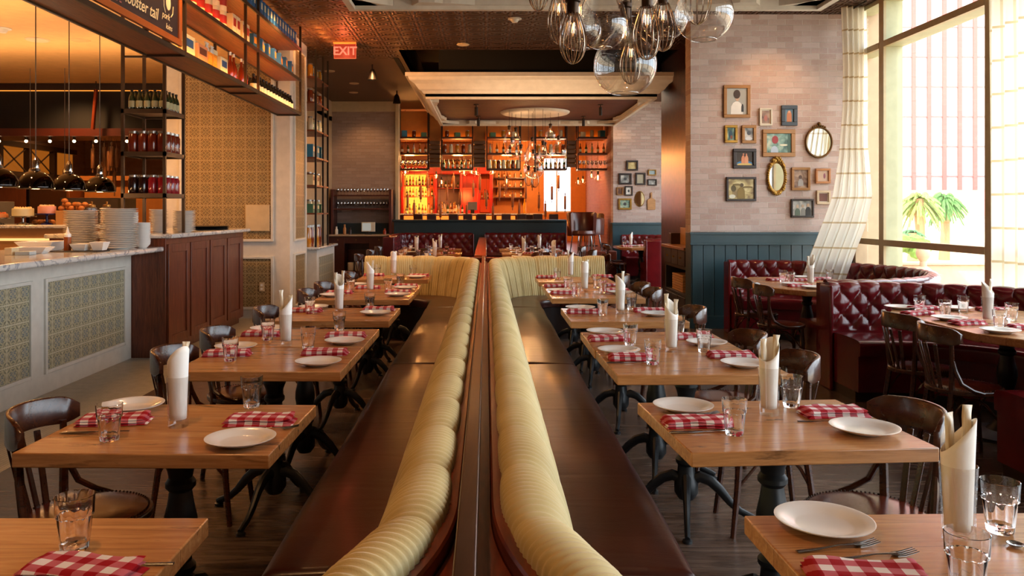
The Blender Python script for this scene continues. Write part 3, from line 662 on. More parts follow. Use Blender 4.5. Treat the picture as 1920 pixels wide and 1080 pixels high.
# ------------------------------------------------------------------ tufted red booths
def tuft(z0=.53, du=.172, dz=.093, zt=.875, dep=.032):
    def f(s_, t, a, z):
        if a < .05: return 0
        if z > zt - .03: return .012 * abs(cos(pi * s_ / du)) ** .5
        if z > z0 + 3 * dz: h = abs(cos(pi * s_ / du)) ** .6
        elif z < z0 - .02: h = .8
        else:
            A = s_ / du + (z - z0) / (2 * dz); B = s_ / du - (z - z0) / (2 * dz)
            h = (abs(sin(pi * A)) * abs(sin(pi * B))) ** .38
        return dep * h - .012
    return f
BACKP = [(0, .0), (0, .82), (.01, .855), (.035, .872), (.07, .875), (.10, .868), (.115, .85)] + [(.12 + .06 * i / 26, .84 - .40 * i / 26) for i in range(27)]
def booth(lab, path, side, step=.014, seat=.66, ends=True, zsc=1.0, cen=None, name='tufted_booth'):
    cen = cen or path[len(path) // 2]; o = thing(name, lab, 'booth', (cen[0], cen[1], 0)); T_ = Matrix.Translation((-cen[0], -cen[1], 0))
    prof = [(a, z * zsc) for a, z in BACKP]
    obj('backrest', sweepn(MB(), path, prof, step, side, tuft(.53 * zsc, zt=.875 * zsc, dz=.093 * zsc)).xf(T_), REDLEA, o, sm=60)
    bt = MB(); pts, L = resample(path, .205 / 2)
    sp = smoothprof([(.14, .36), (.14, .45), (.17, .475), (.38, .485), (seat - .06, .48), (seat - .01, .462), (seat, .43), (seat - .005, .36)], 3)
    obj('seat_cushion', sweepn(MB(), path, sp, .05, side).xf(T_), REDLEA, o, sm=60)
    obj('plinth', sweepn(MB(), path, [(.02, .08), (.02, .36), (seat - .03, .36), (seat - .03, .08)], .05, side).xf(T_), REDLEA, o, sm=30)
    obj('toe_kick', sweepn(MB(), path, [(.05, 0), (.05, .08), (seat - .08, .08), (seat - .08, 0)], .05, side).xf(T_), DARKF, o, sm=30)
    if ends:
        for p, q in ((path[0], path[1]), (path[-1], path[-2])):
            d = (Vector(p) - Vector(q)).normalized(); nn = Vector((-d.y, d.x, 0)) * (side if p is path[-1] else -side); P0 = Vector(p)
            m = MB(); a = P0 - nn * .01; b_ = P0 + nn * .20; e = d * .03
            vs = [a, b_, b_ + e, a + e]; m.add([v for v in vs] + [v + Vector((0, 0, .86 * zsc)) for v in vs], [(0, 3, 2, 1), (4, 5, 6, 7), (0, 1, 5, 4), (1, 2, 6, 5), (2, 3, 7, 6), (3, 0, 4, 7)])
            obj('end_panel', fixn_mb(m.xf(T_)), REDLEA, o, bev=.012, seg=3)
    return o
def upath(cx, cy, r, x0, n=40): return [(x0, cy + r, 0)] + arc(cx, cy, r, 90, -90, n) + [(x0, cy - r, 0)]
booth('curved tufted oxblood leather booth against the blue panelled wall and window', upath(3.06, 8.28, 1.46, 2.94), -1, .009)
booth('curved tufted oxblood leather booth in front of the window with two chairs', upath(3.06, 5.28, 1.46, 2.86), -1, .009)

# ------------------------------------------------------------------ dining tables
COLP = [(.055, .70), (.055, .66), (.048, .645), (.052, .63), (.040, .60), (.036, .575), (.046, .56), (.046, .545), (.034, .53), (.040, .49), (.050, .44), (.052, .40), (.044, .35), (.034, .31), (.034, .295), (.046, .28), (.046, .265), (.036, .25), (.040, .20), (.052, .17), (.052, .12), (.034, .09), (.0001, .085)]
def pedestal(o, zt):
    s_ = (zt - .045) / .70
    obj('column', MB().lathe([(r * 1.08, z * s_) for r, z in COLP][::-1], 20), IRON, o)
    obj('top_plate', MB().obox((0, 0, (zt - .045) - .006), (.42, .05, .012)).obox((0, 0, (zt - .045) - .006), (.05, .34, .012)), IRON, o)
    for k in range(4):
        a = R(-14 + 90 * k); pts = [(.92 * r * cos(a), .92 * r * sin(a), z) for r, z in ((.03, .185), (.07, .20), (.12, .185), (.17, .145), (.22, .09), (.27, .05), (.32, .03), (.345, .02))]
        obj('foot', MB().tube(pts, [.028, .028, .026, .023, .019, .017, .017, .014], 10, fx=.8).lathe([(.0001, 0), (.022, 0), (.022, .012), (.012, .018)], 12, (.308 * cos(a), .308 * sin(a), 0)), IRON, o)
def dtable(lab, cx, cy, wd, dp, rz=0, z=.75, group='oak tables along the banquettes'):
    o = thing('dining_table', lab, 'table', (cx, cy, 0), rz, group)
    obj('tabletop', MB().box(-wd / 2, wd / 2, -dp / 2, dp / 2, z - .045, z), OAK, o, bev=.004); pedestal(o, z); return o
ORD = ['nearest', 'second', 'third', 'fourth', 'fifth', 'sixth', 'seventh', 'farthest']
ROW = {'L': 'kitchen-side', 'R': 'window-side'}
TAB = {'L1': (-1.05, 1.585, .78, .61, 0), 'L2': (-1.035, 2.69, .78, .61, -1.0), 'L3': (-1.045, 3.92, .77, .64, 0), 'L4': (-1.045, 4.58, .77, .64, 0), 'L5': (-1.035, 5.61, .78, .70, 0),
       'L6': (-1.025, 6.83, .78, .64, 0), 'L7': (-1.025, 7.49, .78, .64, 0), 'L8': (-1.0, 8.72, .76, .58, 0),
       'R1': (1.025, 1.60, .80, .63, 1.5), 'R2': (.985, 2.735, .78, .63, 4.0), 'R3': (.965, 3.84, .78, .62, 1.0), 'R4': (.955, 4.47, .78, .62, 0), 'R5': (.945, 5.58, .78, .72, 0),
       'R6': (.935, 6.92, .78, .62, 0), 'R7': (.935, 7.55, .78, .62, 0), 'R8': (.925, 8.45, .78, .66, 0)}
for k, (x, y, a, b_, rz) in TAB.items():
    dtable('%s oak table with black cast base along the %s banquette' % (ORD[int(k[1]) - 1], ROW[k[0]]), x, y, a, b_, R(rz))
def octo(rx, ry, c=.36):
    return [(rx, -ry * (1 - c * 1.1)), (rx, ry * (1 - c * 1.1)), (rx * (1 - c), ry), (-rx * (1 - c), ry), (-rx, ry * (1 - c * 1.1)), (-rx, -ry * (1 - c * 1.1)), (-rx * (1 - c), -ry), (rx * (1 - c), -ry)]
def otable(lab, cx, cy, rx, ry):
    o = thing('booth_table', lab, 'table', (cx, cy, 0), 0, 'long octagonal booth tables')
    obj('tabletop', MB().prism(octo(rx, ry), .70, .75), OAK, o, bev=.008)
    col = MB().lathe([(r * 1.15, z) for r, z in COLP][::-1], 20); obj('column', col, IRON, o)
    obj('base', MB().lathe([(.0001, 0), (.26, 0), (.26, .02), (.12, .045), (.05, .12), (.0001, .12)], 24), IRON, o); return o
otable('octagonal oak table inside the booth by the blue panelled wall', 3.22, 7.98, .50, .78)
otable('octagonal oak table inside the front window booth', 3.42, 5.22, .52, .82)

# ------------------------------------------------------------------ bentwood chairs (facing +x, back at -x)
def make_chair():
    o = thing('bentwood_chair', 'x', 'chair', (0, 0, 0))
    def seatp(r, n=40): return [(r * (cos(a) * (1.0 if cos(a) < 0 else 1.06)), r * sin(a) * .98) for a in [2 * pi * k / n for k in range(n)]]
    m = MB(); P1 = seatp(.205); n = 40
    m.prism(P1, .415, .445); obj('seat', m, CHAIRW, o, bev=.008, seg=3)
    m = MB()
    def pad(u, v):
        a = 2 * pi * u; r = .196 * v; z = .445 + .016 * (1 - v ** 4); return (r * cos(a) * (1.0 if cos(a) < 0 else 1.06), r * sin(a) * .98, z)
    m.grid(pad, 40, 8); obj('seat_pad', m, SEATLEA, o, sm=60)
    m = MB()
    for k in range(84):
        a = 2 * pi * k / 84; m.lathe([(.0042, -.001), (.003, .0025), (.0001, .0035)], 6, (.190 * cos(a) * (1.0 if cos(a) < 0 else 1.06), .190 * sin(a) * .98, .4485))
    tag(obj('nailhead_trim', m, flat('3c2a1c', .25, .9), o, sm=60), 'row of small bronze nailheads')
    # top rail: curved bent board
    m = MB(); N = 28
    def rp(u, o=0): return (-.235 + .12 * abs(u) ** 2.2 - o, .205 * u * (1 + o * 2))
    def rail(u, v):
        u = 2 * u - 1; th = .009; e = abs(u); hh = .050 * (1 - .5 * max(0, (e - .78) / .22) ** 2)
        cyc = [(-th, -hh), (-th, hh * .9), (-th * .5, hh), (th * .5, hh), (th, hh * .9), (th, -hh), (0, -hh)][v]
        x, y = rp(u, cyc[0]); return (x, y, .762 - .014 * e ** 3 + cyc[1])
    for i in range(N + 1):
        for j in range(7): m.v.append(rail(i / N, j))
    for i in range(N):
        for j in range(7):
            m.f.append([i * 7 + j, (i + 1) * 7 + j, (i + 1) * 7 + (j + 1) % 7, i * 7 + (j + 1) % 7]); m.m.append(0)
    m.f.append(list(range(7))); m.f.append([N * 7 + j for j in range(7)]); m.m += [0, 0]
    obj('top_rail', fixn_mb(m), CHAIRW, o, sm=50)
    for s_ in (-1, 1):
        bx, by = -.135, s_ * .135; tx, ty = rp(.80 * s_, -.014)
        obj('leg', MB().tube([(bx - .055, by * 1.15, 0), (bx - .03, by * 1.08, .2), (bx, by, .43), (tx + .004, ty * .98, .60), (tx, ty, .72)], [.013, .0155, .017, .015, .012], 8), CHAIRW, o)
        obj('leg', MB().tube([(.19, s_ * .155, 0), (.165, s_ * .14, .22), (.15, s_ * .13, .42)], [.0125, .0155, .0185], 8), CHAIRW, o)
        ex, ey = rp(.98 * s_, -.004)
        obj('side_brace', MB().tube([(tx + .004, ty * .98, .64), (tx + .016, ty * 1.06, .56), (-.11, s_ * .195, .49), (-.05, s_ * .208, .452), (.01, s_ * .207, .436)], [.008, .012, .012, .011, .008], 8), CHAIRW, o)
        pts = [(bx - .03, by * 1.04, .22)] + [(bx - .02 + (.15 - bx) * t, (by + (s_ * .14 - by) * t), .22 + .17 * sin(pi * t) ** .7) for t in (.12, .25, .4, .5, .6, .75, .88)] + [(.165, s_ * .138, .22)]
        obj('arch_brace', MB().tube(pts, .0075, 6), CHAIRW, o)
    obj('arch_brace', MB().tube([(.168, -.14, .2)] + [(.16, -.14 + .28 * t, .2 + .19 * sin(pi * t) ** .7) for t in (.12, .25, .4, .5, .6, .75, .88)] + [(.168, .14, .2)], .0075, 6), CHAIRW, o)
    for k in range(4):
        u = -.48 + .32 * k; x, y = rp(u); obj('slat', MB().bar((-.172 + .03 * u * u, .15 * u, .44), (x, y, .70), .024, .008), CHAIRW, o, bev=.003)
    return o
CH = Proto(make_chair())
def chair(x, y, rz, lab, group): return CH.put((x, y, 0), R(rz), lab, group)
for k, rx, ry, rz in (('L2', -1.50, 2.74, 4), ('L3', -1.48, 3.89, -3), ('L4', -1.49, 4.55, 2), ('L5', -1.49, 5.55, 0), ('L6', -1.46, 6.80, 3), ('L7', -1.45, 7.45, -3), ('L8', -1.38, 8.7, 0), ('L1', -1.52, 1.55, 0)):
    chair(min(rx + .14, TAB[k][0] - TAB[k][2] / 2 + .045), ry, rz, 'dark bentwood chair at the %s table on its kitchen side' % ORD[int(k[1]) - 1], 'chairs on the kitchen side')
for k, rx, ry, rz in (('R2', 1.46, 2.74, 183), ('R3', 1.40, 3.74, 178), ('R4', 1.40, 4.40, 182), ('R5', 1.42, 5.56, 180), ('R6', 1.38, 6.90, 178), ('R7', 1.38, 7.4, 180), ('R8', 1.36, 8.4, 180), ('R1', 1.53, 1.5, 180)):
    chair(max(rx - .15, TAB[k][0] + TAB[k][2] / 2 - (.045 if k != 'R2' else .06)), ry, rz, 'dark bentwood chair at the %s table on its window side' % ORD[int(k[1]) - 1], 'chairs on the window side')
chair(2.70 + .19, 5.28, 4, 'dark bentwood chair at the front booth table, the one farther from the aisle end', 'booth chairs')
chair(2.64 + .19, 4.72, -3, 'dark bentwood chair at the front booth table with its seat front showing', 'booth chairs')
chair(2.73, 8.05, 5, 'dark bentwood chair at the booth table nearest the blue panelled wall', 'booth chairs')
chair(2.70, 7.30, -4, 'dark bentwood chair at the rear booth table next to the red booth end', 'booth chairs')

# ------------------------------------------------------------------ tableware
def tumbler_mb():
    m = MB(); n = 40; out = [(.0001, 0), (.026, 0), (.029, .004), (.0335, .045), (.0355, .070), (.0385, .0745), (.0395, .10), (.0405, .116)]; inn = [(.0388, .1165), (.0375, .098), (.0362, .076), (.0335, .068), (.031, .045), (.026, .017), (.0001, .014)]
    vs = []; P_ = out + inn
    for k in range(n):
        a = 2 * pi * k / n
        for j, (r, z) in enumerate(P_):
            f = 1.0
            if 2 <= j <= 4: f = 1 - .06 * abs(sin(10 * a / 2)) ** 4
            if j in (9, 10) or j == 11: f = 1 - .02 * abs(sin(10 * a / 2))
            zz = z + (.005 * abs(sin(10 * a / 2)) if j == 4 else 0)
            vs.append((r * f * cos(a), r * f * sin(a), zz))
    m_ = len(P_); fs = []
    for k in range(n):
        k2 = (k + 1) % n
        for j in range(m_ - 1): fs.append((k * m_ + j, k2 * m_ + j, k2 * m_ + j + 1, k * m_ + j + 1))
    return m.add(vs, fs)
GL = Proto(tag(obj('water_glass', tumbler_mb(), GLASS, sm=40), 'x', 'glass'))
PL = Proto(tag(obj('side_plate', MB().lathe([(.0001, 0), (.055, 0), (.06, .003), (.10, .017), (.108, .0205), (.109, .023), (.105, .0235), (.085, .016), (.066, .0085), (.060, .007), (.0001, .0065)], 44), WHITEC, sm=50), 'x', 'plate'))
def napkin_mb(seed, L=.235, W=.105):
    m = MB(); rnd = random.Random(seed); ph = rnd.uniform(0, 6); layers = 3; uv = []
    for l in range(layers):
        sh = (rnd.uniform(-.004, .004), rnd.uniform(-.004, .004)); z0 = .0085 * l + .001; b0 = len(m.v); nu, nv = 26, 12
        for side in (0, 1):
            for i in range(nu + 1):
                for j in range(nv + 1):
                    u = i / nu; v = j / nv; e = max(abs(2 * v - 1), abs(2 * u - 1))
                    x = (u - .5) * (L - .008 * l) + sh[0]; y = (v - .5) * (W - .003 * l) + sh[1] + .004 * sin(u * 7 + ph)
                    wav = .0022 * sin(u * 9 + ph + l) * sin(v * 5 + ph) * (l + 1) / 2 + (.004 * max(0, (u - .85) / .15) * abs(sin(v * 9 + l)) if l else 0)
                    th = .0078 * math.sqrt(max(0, 1 - max(0, (e - .86) / .14) ** 2)) * side
                    m.v.append((x, y, z0 + max(0, wav) + th))
            off = b0 + side * (nu + 1) * (nv + 1)
            for i in range(nu):
                for j in range(nv):
                    a = off + i * (nv + 1) + j; q = [a, a + nv + 1, a + nv + 2, a + 1]; m.f.append(q if side else q[::-1]); m.m.append(0)
    return m
def make_napkin(seed):
    o = obj('gingham_napkin', napkin_mb(seed), GING, sm=60); me = o.data; uvl = me.uv_layers.new(name='UVMap'); rnd = random.Random(seed + 9); ox, oy, an = rnd.uniform(0, .05), rnd.uniform(0, .05), rnd.uniform(-.12, .12)
    for lp in me.loops:
        c = me.vertices[lp.vertex_index].co; uvl.data[lp.index].uv = (c.x * cos(an) - c.y * sin(an) + ox, c.x * sin(an) + c.y * cos(an) + c.z * 1.5 + oy)
    return Proto(tag(o, 'x', 'napkin'))
NAP = [make_napkin(k) for k in range(3)]
TG = Proto(tag(obj('tall_glass', MB().lathe([(.0001, 0), (.031, 0), (.033, .004), (.0345, .08), (.039, .17), (.0375, .1705), (.033, .08), (.030, .024), (.0001, .02)], 28), GLOBE, sm=50), 'x', 'glass'))
def sleeve_mb():
    m = MB()
    def f(u, v):
        a = 2 * pi * u * 1.12 + .5; r = .0262 + .0085 * v + .0010 * u; top = .275 - .05 * (1 + cos(a - 1.2)) * .8; z = .027 + v * (top - .027); return (r * cos(a), r * sin(a), z)
    return m.grid(f, 44, 12)
SL = obj('paper_sleeve', sleeve_mb(), PAPER, sm=60); sol = SL.modifiers.new('thick', 'SOLIDIFY'); sol.thickness = .0008; SL = Proto(tag(SL, 'x', 'paper sleeve'))
def pack_mb():
    m = MB()
    def f(u, v):
        a = 2 * pi * u; c = abs(2 * v - 1); fl = max(0, (c - .86) / .14); rx = .0155 * (1 + .15 * sin(a * 3 + v * 20) * .3) + fl * .004; ry = .011 * (1 - fl) + .0012
        return (rx * cos(a) + .0008 * sin(v * 40), ry * sin(a), .265 * v)
    return m.grid(f, 16, 30)
PKm = obj('breadstick_packet', pack_mb(), PACK, sm=60); PKm.data.update(); PK = Proto(tag(PKm, 'x', 'breadsticks'))
def fork_mb():
    m = MB(); m.tube([(-.10, 0, .002), (-.05, 0, .003), (0, 0, .007), (.035, 0, .006), (.05, 0, .003)], [.006, .0045, .0028, .004, .011], 8, fx=1, fy=.4)
    for k in range(4): m.tube([(.046, -.010 + .0067 * k, .003), (.065, -.0105 + .007 * k, .0035), (.096, -.0105 + .007 * k, .010)], [.0024, .0020, .0012], 6)
    return m
FK = Proto(tag(obj('fork', fork_mb(), STEEL, sm=50), 'x', 'fork'))
KN = Proto(tag(obj('knife', MB().tube([(-.11, 0, .0045), (-.06, 0, .0045), (-.005, 0, .0035), (.0, 0, .0035), (.05, 0, .003), (.10, 0, .003), (.112, .003, .002)], [.005, .0055, .004, .006, .009, .009, .003], 10, fx=1, fy=.35), STEEL, sm=50), 'x', 'knife'))
SP = Proto(tag(obj('spoon', MB().tube([(-.10, 0, .002), (0, 0, .006), (.035, 0, .004)], [.0045, .0022, .003], 8, fy=.5).lathe([(.0001, .0), (.012, .002), (.018, .006), (.0165, .0065), (.011, .003), (.0001, .0015)], 16, (.055, 0, .001)), STEEL, sm=50), 'x', 'spoon'))
rnd = random.Random(5)
def where(key, side):
    return 'by the %s on the %s %s table' % ({'b': 'banquette', 'c': 'chair'}[side], ORD[int(key[1]) - 1], ROW[key[0]])
# (kind, side, px, py[, rot]) : the foot of each thing where it stands on the tabletop
ITEMS = {
 'L1': [('g', 'b', 140, 1030), ('n', 'b', 150, 1080, -8), ('f', 'b', 232, 1062, 184), ('h', '', -200, 1000), ('p', 'c', -260, 960), ('n', 'c', -330, 1000, 0)],
 'L2': [('p', 'b', 451, 832), ('n', 'b', 487, 793, 2), ('g', 'b', 474, 762), ('f', 'b', 505, 806, 10), ('p', 'c', 265, 759), ('n', 'c', 213, 793, 8), ('g', 'c', 205, 826), ('k', 'c', 178, 812, 184), ('h', '', 334, 800)],
 'L3': [('p', 'b', 597, 684), ('n', 'b', 609, 664, 0), ('g', 'b', 586, 648), ('n', 'c', 426, 666, 6), ('g', 'c', 432, 677), ('p', 'c', 458, 646)],
 'L4': [('p', 'b', 646, 644), ('n', 'b', 648, 632, 2), ('g', 'b', 636, 620), ('p', 'c', 500, 618), ('n', 'c', 489, 629, -3), ('g', 'c', 502, 638), ('h', '', 536, 648)],
 'L5': [('p', 'b', 704, 590), ('n', 'b', 710, 582, 2), ('g', 'b', 693, 579), ('h', '', 636, 586), ('g', 'c', 581, 588), ('n', 'c', 556, 585, -4), ('p', 'c', 588, 579)],
 'L6': [('p', 'b', 745, 555), ('n', 'b', 746, 549, 0), ('g', 'b', 734, 541.5), ('h', '', 697, 546), ('g', 'c', 669, 541), ('n', 'c', 636, 549, 0), ('p', 'c', 622, 556)],
 'L7': [('p', 'b', 760, 542), ('n', 'b', 761, 537.5, 0), ('g', 'b', 752, 534), ('p', 'c', 668, 535.5), ('n', 'c', 690, 541, 0)],
 'L8': [('p', 'b', 780, 521), ('n', 'b', 785, 518, 0), ('g', 'b', 775, 516), ('h', '', 739, 515.5), ('n', 'c', 688, 517, 0), ('g', 'c', 707, 516)],
 'R1': [('p', 'b', 1545, 990), ('f', 'b', 1572, 1029, 12), ('f', 'b', 1640, 1046, 9), ('n', 'b', 1628, 1090, -6), ('h', '', 1797, 1016), ('g', 'c', 1875, 997), ('g', 'b', 1813, 1112), ('s', 'c', 1945, 1022, 190)],
 'R2': [('p', 'b', 1281, 769), ('n', 'b', 1306, 797, 2), ('k', 'b', 1316, 811, 186), ('f', 'b', 1300, 779, 8), ('g', 'b', 1377, 815), ('h', '', 1442, 778), ('g', 'c', 1484, 763), ('n', 'c', 1561, 778, 5), ('f', 'c', 1552, 793, -8), ('p', 'c', 1621, 811)],
 'R3': [('p', 'b', 1156, 658), ('n', 'b', 1182, 672, 2), ('g', 'b', 1224, 683), ('k', 'b', 1180, 681, 184), ('h', '', 1254, 656), ('n', 'c', 1371, 670, 0), ('p', 'c', 1396, 687), ('g', 'c', 1317, 658)],
 'R4': [('p', 'b', 1133, 625), ('n', 'b', 1141, 638, 3), ('g', 'b', 1182, 648), ('g', 'c', 1272, 629), ('n', 'c', 1298, 634, -4), ('p', 'c', 1325, 647)],
 'R5': [('p', 'b', 1087, 579), ('n', 'b', 1093, 587, 0), ('g', 'b', 1130, 592), ('h', '', 1163, 588), ('g', 'c', 1184, 581), ('n', 'c', 1215, 583, 0), ('p', 'c', 1231, 592)],
 'R6': [('p', 'b', 1043, 545), ('n', 'b', 1057, 551, 0), ('g', 'b', 1080, 556), ('h', '', 1096, 546), ('g', 'c', 1130, 550), ('n', 'c', 1155, 546, 0), ('p', 'c', 1163, 551)],
 'R7': [('n', 'b', 1040, 538, 0), ('g', 'b', 1064, 542), ('n', 'c', 1145, 536.5, 0), ('g', 'c', 1119, 540)],
 'R8': [('n', 'b', 1025, 521, 0), ('g', 'b', 1045, 523), ('h', '', 1068, 518), ('g', 'c', 1100, 519), ('n', 'c', 1118, 519, 0)],
}
KIND = {'g': (GL, 'faceted water glass', 'water glasses on the banquette tables'), 'p': (PL, 'white side plate', 'side plates on the banquette tables'), 'n': (None, 'folded red gingham napkin', 'gingham napkins on the banquette tables'),
        'f': (FK, 'steel fork', 'forks on the tables'), 'k': (KN, 'steel knife', 'knives on the tables'), 's': (SP, 'steel spoon', None)}
def holder(x, y, z, on, k, grp='breadstick glasses'):
    TG.put((x, y, z), 0, 'tall glass holding breadsticks ' + on, grp); SL.put((x, y, z), k * 1.3, 'white paper sleeve rolled in the tall glass ' + on, 'paper sleeves')
    for q, (dx, ti) in enumerate(((.0115, .055), (-.0115, -.055))[:1 + (k % 4 != 1)]):
        PK.put((x + dx, y, z + .035), None, ('wrapped breadstick packet leaning right in the tall glass ' if q == 0 else 'wrapped breadstick packet leaning left in the tall glass ') + on, 'breadstick packets', rot=(.03 * ((k + q) % 3 - 1), ti, .25 * ((k * 3 + q) % 4 - 1.5)), sc=(.64, .64, 1 - .05 * ((k + q) % 3)))
Z0 = .7505; hk = 0; seen = set(); LAID = {}
HALF = {'g': (.042, .042), 'p': (.112, .112), 'n': (.122, .062), 'h': (.042, .042)}
def apart(key, t, x, y):
    if t not in HALF: return x, y
    for _ in range(4):
        for t2, x2, y2 in LAID.get(key, []):
            ax, ay = HALF[t][0] + HALF[t2][0], HALF[t][1] + HALF[t2][1]
            if 'n' not in (t, t2): d = math.hypot(x - x2, y - y2); ox = oy = (ax - d) if d < ax else 0
            else: ox, oy = ax - abs(x - x2), ay - abs(y - y2)
            if ox > 0 and oy > 0:
                if oy <= ox: y += math.copysign(oy + .001, y - y2)
                else: x += math.copysign(ox + .001, x - x2)
    LAID.setdefault(key, []).append((t, x, y)); return x, y
for key, its in ITEMS.items():
    for it in its:
        x, y = TP(it[2], it[3]); cx, cy, wd, dp, _ = TAB[key]
        r = {'g': .045, 'p': .075, 'n': .05, 'h': .04}.get(it[0], .03)
        y = min(max(y, cy - dp / 2 + r), cy + dp / 2 - r); x = min(max(x, cx - wd / 2 + r + (.07 if it[0] == 'n' else .03)), cx + wd / 2 - r - (.07 if it[0] == 'n' else .03))
        x, y = apart(key, it[0], x, y)
        if it[0] == 'h': holder(x, y, Z0, 'on the %s %s table' % (ORD[int(key[1]) - 1], ROW[key[0]]), hk); hk += 1; continue
        pr, nm, g = KIND[it[0]]; pr = pr or NAP[rnd.randrange(3)]
        lab = nm + ' ' + where(key, it[1])
        if lab in seen: lab = nm + ' tucked under the napkin ' + where(key, it[1]) if it[0] == 'f' else lab + ' edge'
        seen.add(lab)
        dz = .0 if it[0] not in 'fk' else .0005
        if it[0] == 'n': y += .0
        pr.put((x, y, Z0 + dz), R(it[4]) if len(it) > 4 else rnd.uniform(0, 1), lab, g)
# booth tables
BT = {'A': (3.22, 7.98, 'rear booth', [('g', 1468, 528), ('g', 1483, 532), ('g', 1556, 526), ('h', 1520, 535), ('p', 1478, 532.5), ('p', 1525, 541), ('p', 1505, 522), ('n', 1458, 526), ('n', 1502, 527), ('n', 1508, 535), ('n', 1540, 525)]),
      'B': (3.42, 5.22, 'front window booth', [('g', 1724, 584), ('g', 1772, 594), ('g', 1806, 586), ('g', 1874, 616), ('g', 1897, 601), ('h', 1852, 606), ('p', 1686, 579), ('p', 1780, 600), ('p', 1875, 624), ('p', 1770, 576), ('n', 1705, 573), ('n', 1715, 591), ('n', 1815, 608), ('n', 1838, 583), ('n', 1915, 617)])}
DIR = ['at the window end of', 'on the aisle side of', 'in the middle of', 'near the chair end of', 'toward the curved back on']
def spot(dx, dy):
    a = 'aisle side' if dx < -.16 else ('window side' if dx > .16 else 'middle'); b_ = 'near end' if dy < -.42 else ('far end' if dy > .42 else ('near half' if dy < 0 else 'far half')); return '%s, %s' % (a, b_)
for k, (cx, cy, nm0, its) in BT.items():
    for it in its:
        x, y = TP(it[1], it[2]); x = min(max(x, cx - .40), cx + .40); y = min(max(y, cy - .62), cy + .62); x, y = apart(k, it[0], x, y)
        on = 'on the %s table, %s' % (nm0, spot(x - cx, y - cy))
        if it[0] == 'h': holder(x, y, Z0, 'on the %s table' % nm0, hk); hk += 1; continue
        pr, nm, g = KIND[it[0]]; pr = pr or NAP[rnd.randrange(3)]; lab = nm + ' ' + on
        if lab in seen: lab = lab.replace('on the', 'standing on the' if it[0] == 'g' else 'lying on the', 1)
        seen.add(lab); pr.put((x, y, Z0), rnd.uniform(-.3, .3), lab, g.replace('banquette', 'booth'))
# ------------------------------------------------------------------ service counter
cn = thing('service_counter', 'white panelled service counter with patterned tile insets', 'counter', (-3.9, 5, 0))
T_ = Matrix.Translation((3.9, -5, 0))
PANY = [(3.45, 4.82), (4.82, 6.19), (6.19, 7.95)]
obj('body', MB().box(-4.4, -3.565, 2.2, 7.975, 0, 1.07).xf(T_), WHITEP, cn, sm=0)
f = MB(); tl = MB()
for (a, b_) in ((2.08, 3.45), (3.45, 4.82), (4.82, 6.19), (6.43, 7.80)):
    y0, y1 = a + (.12 if b_ < 7 else 0), b_ - (.0 if b_ < 7 else 0)
    tl.box(-3.575, -3.562, y0, y1, .19, .90); e = .03
    f.box(-3.57, -3.545, y0 - e, y0, .19 - e, .90 + e).box(-3.58, -3.545, y1, y1 + e, .19 - e, .90 + e).box(-3.58, -3.545, y0, y1, .90, .90 + e).box(-3.58, -3.545, y0, y1, .19 - e, .19)
obj('frame', f.xf(T_), WHITEP, cn, bev=.004); obj('tile_panel', tl.xf(T_), TILEB, cn, sm=0)
obj('worktop', MB().box(-4.45, -3.23, 2.2, 7.97, 1.07, 1.12).xf(T_), MARB, cn, bev=.018, seg=4)
cb = thing('counter_cabinet', 'tall walnut cabinet with panelled doors at the end of the counter', 'cabinet', (-3.7, 9, 0)); T_ = Matrix.Translation((3.7, -9, 0))
obj('body', MB().box(-4.4, -3.22, 8.0, 10.52, .08, 1.20).box(-4.4, -3.27, 8.05, 10.5, 0, .08).xf(T_), CABW, cb, sm=0)
for k in range(4):
    y0 = 7.99 + k * .61 + .02; y1 = y0 + .57; z0, z1 = .12, 1.14; s_ = .085; m = MB()
    m.box(-3.22, -3.20, y0, y0 + s_, z0, z1).box(-3.22, -3.20, y1 - s_, y1, z0, z1).box(-3.22, -3.20, y0 + s_, y1 - s_, z0, z0 + s_).box(-3.22, -3.20, y0 + s_, y1 - s_, z1 - s_, z1).box(-3.22, -3.213, y0 + s_, y1 - s_, z0 + s_, z1 - s_)
    obj('door', m.xf(T_), CABW, cb, bev=.003)
obj('end_panel', MB().box(-3.57, -3.22, 7.985, 8.0, .0, 1.06).box(-3.30, -3.22, 7.98, 8.0, 0, 1.2).xf(T_), CABW, cb, bev=.003)
obj('worktop', MB().box(-4.45, -3.15, 7.98, 10.62, 1.20, 1.245).xf(T_), MARB, cb, bev=.016, seg=4)
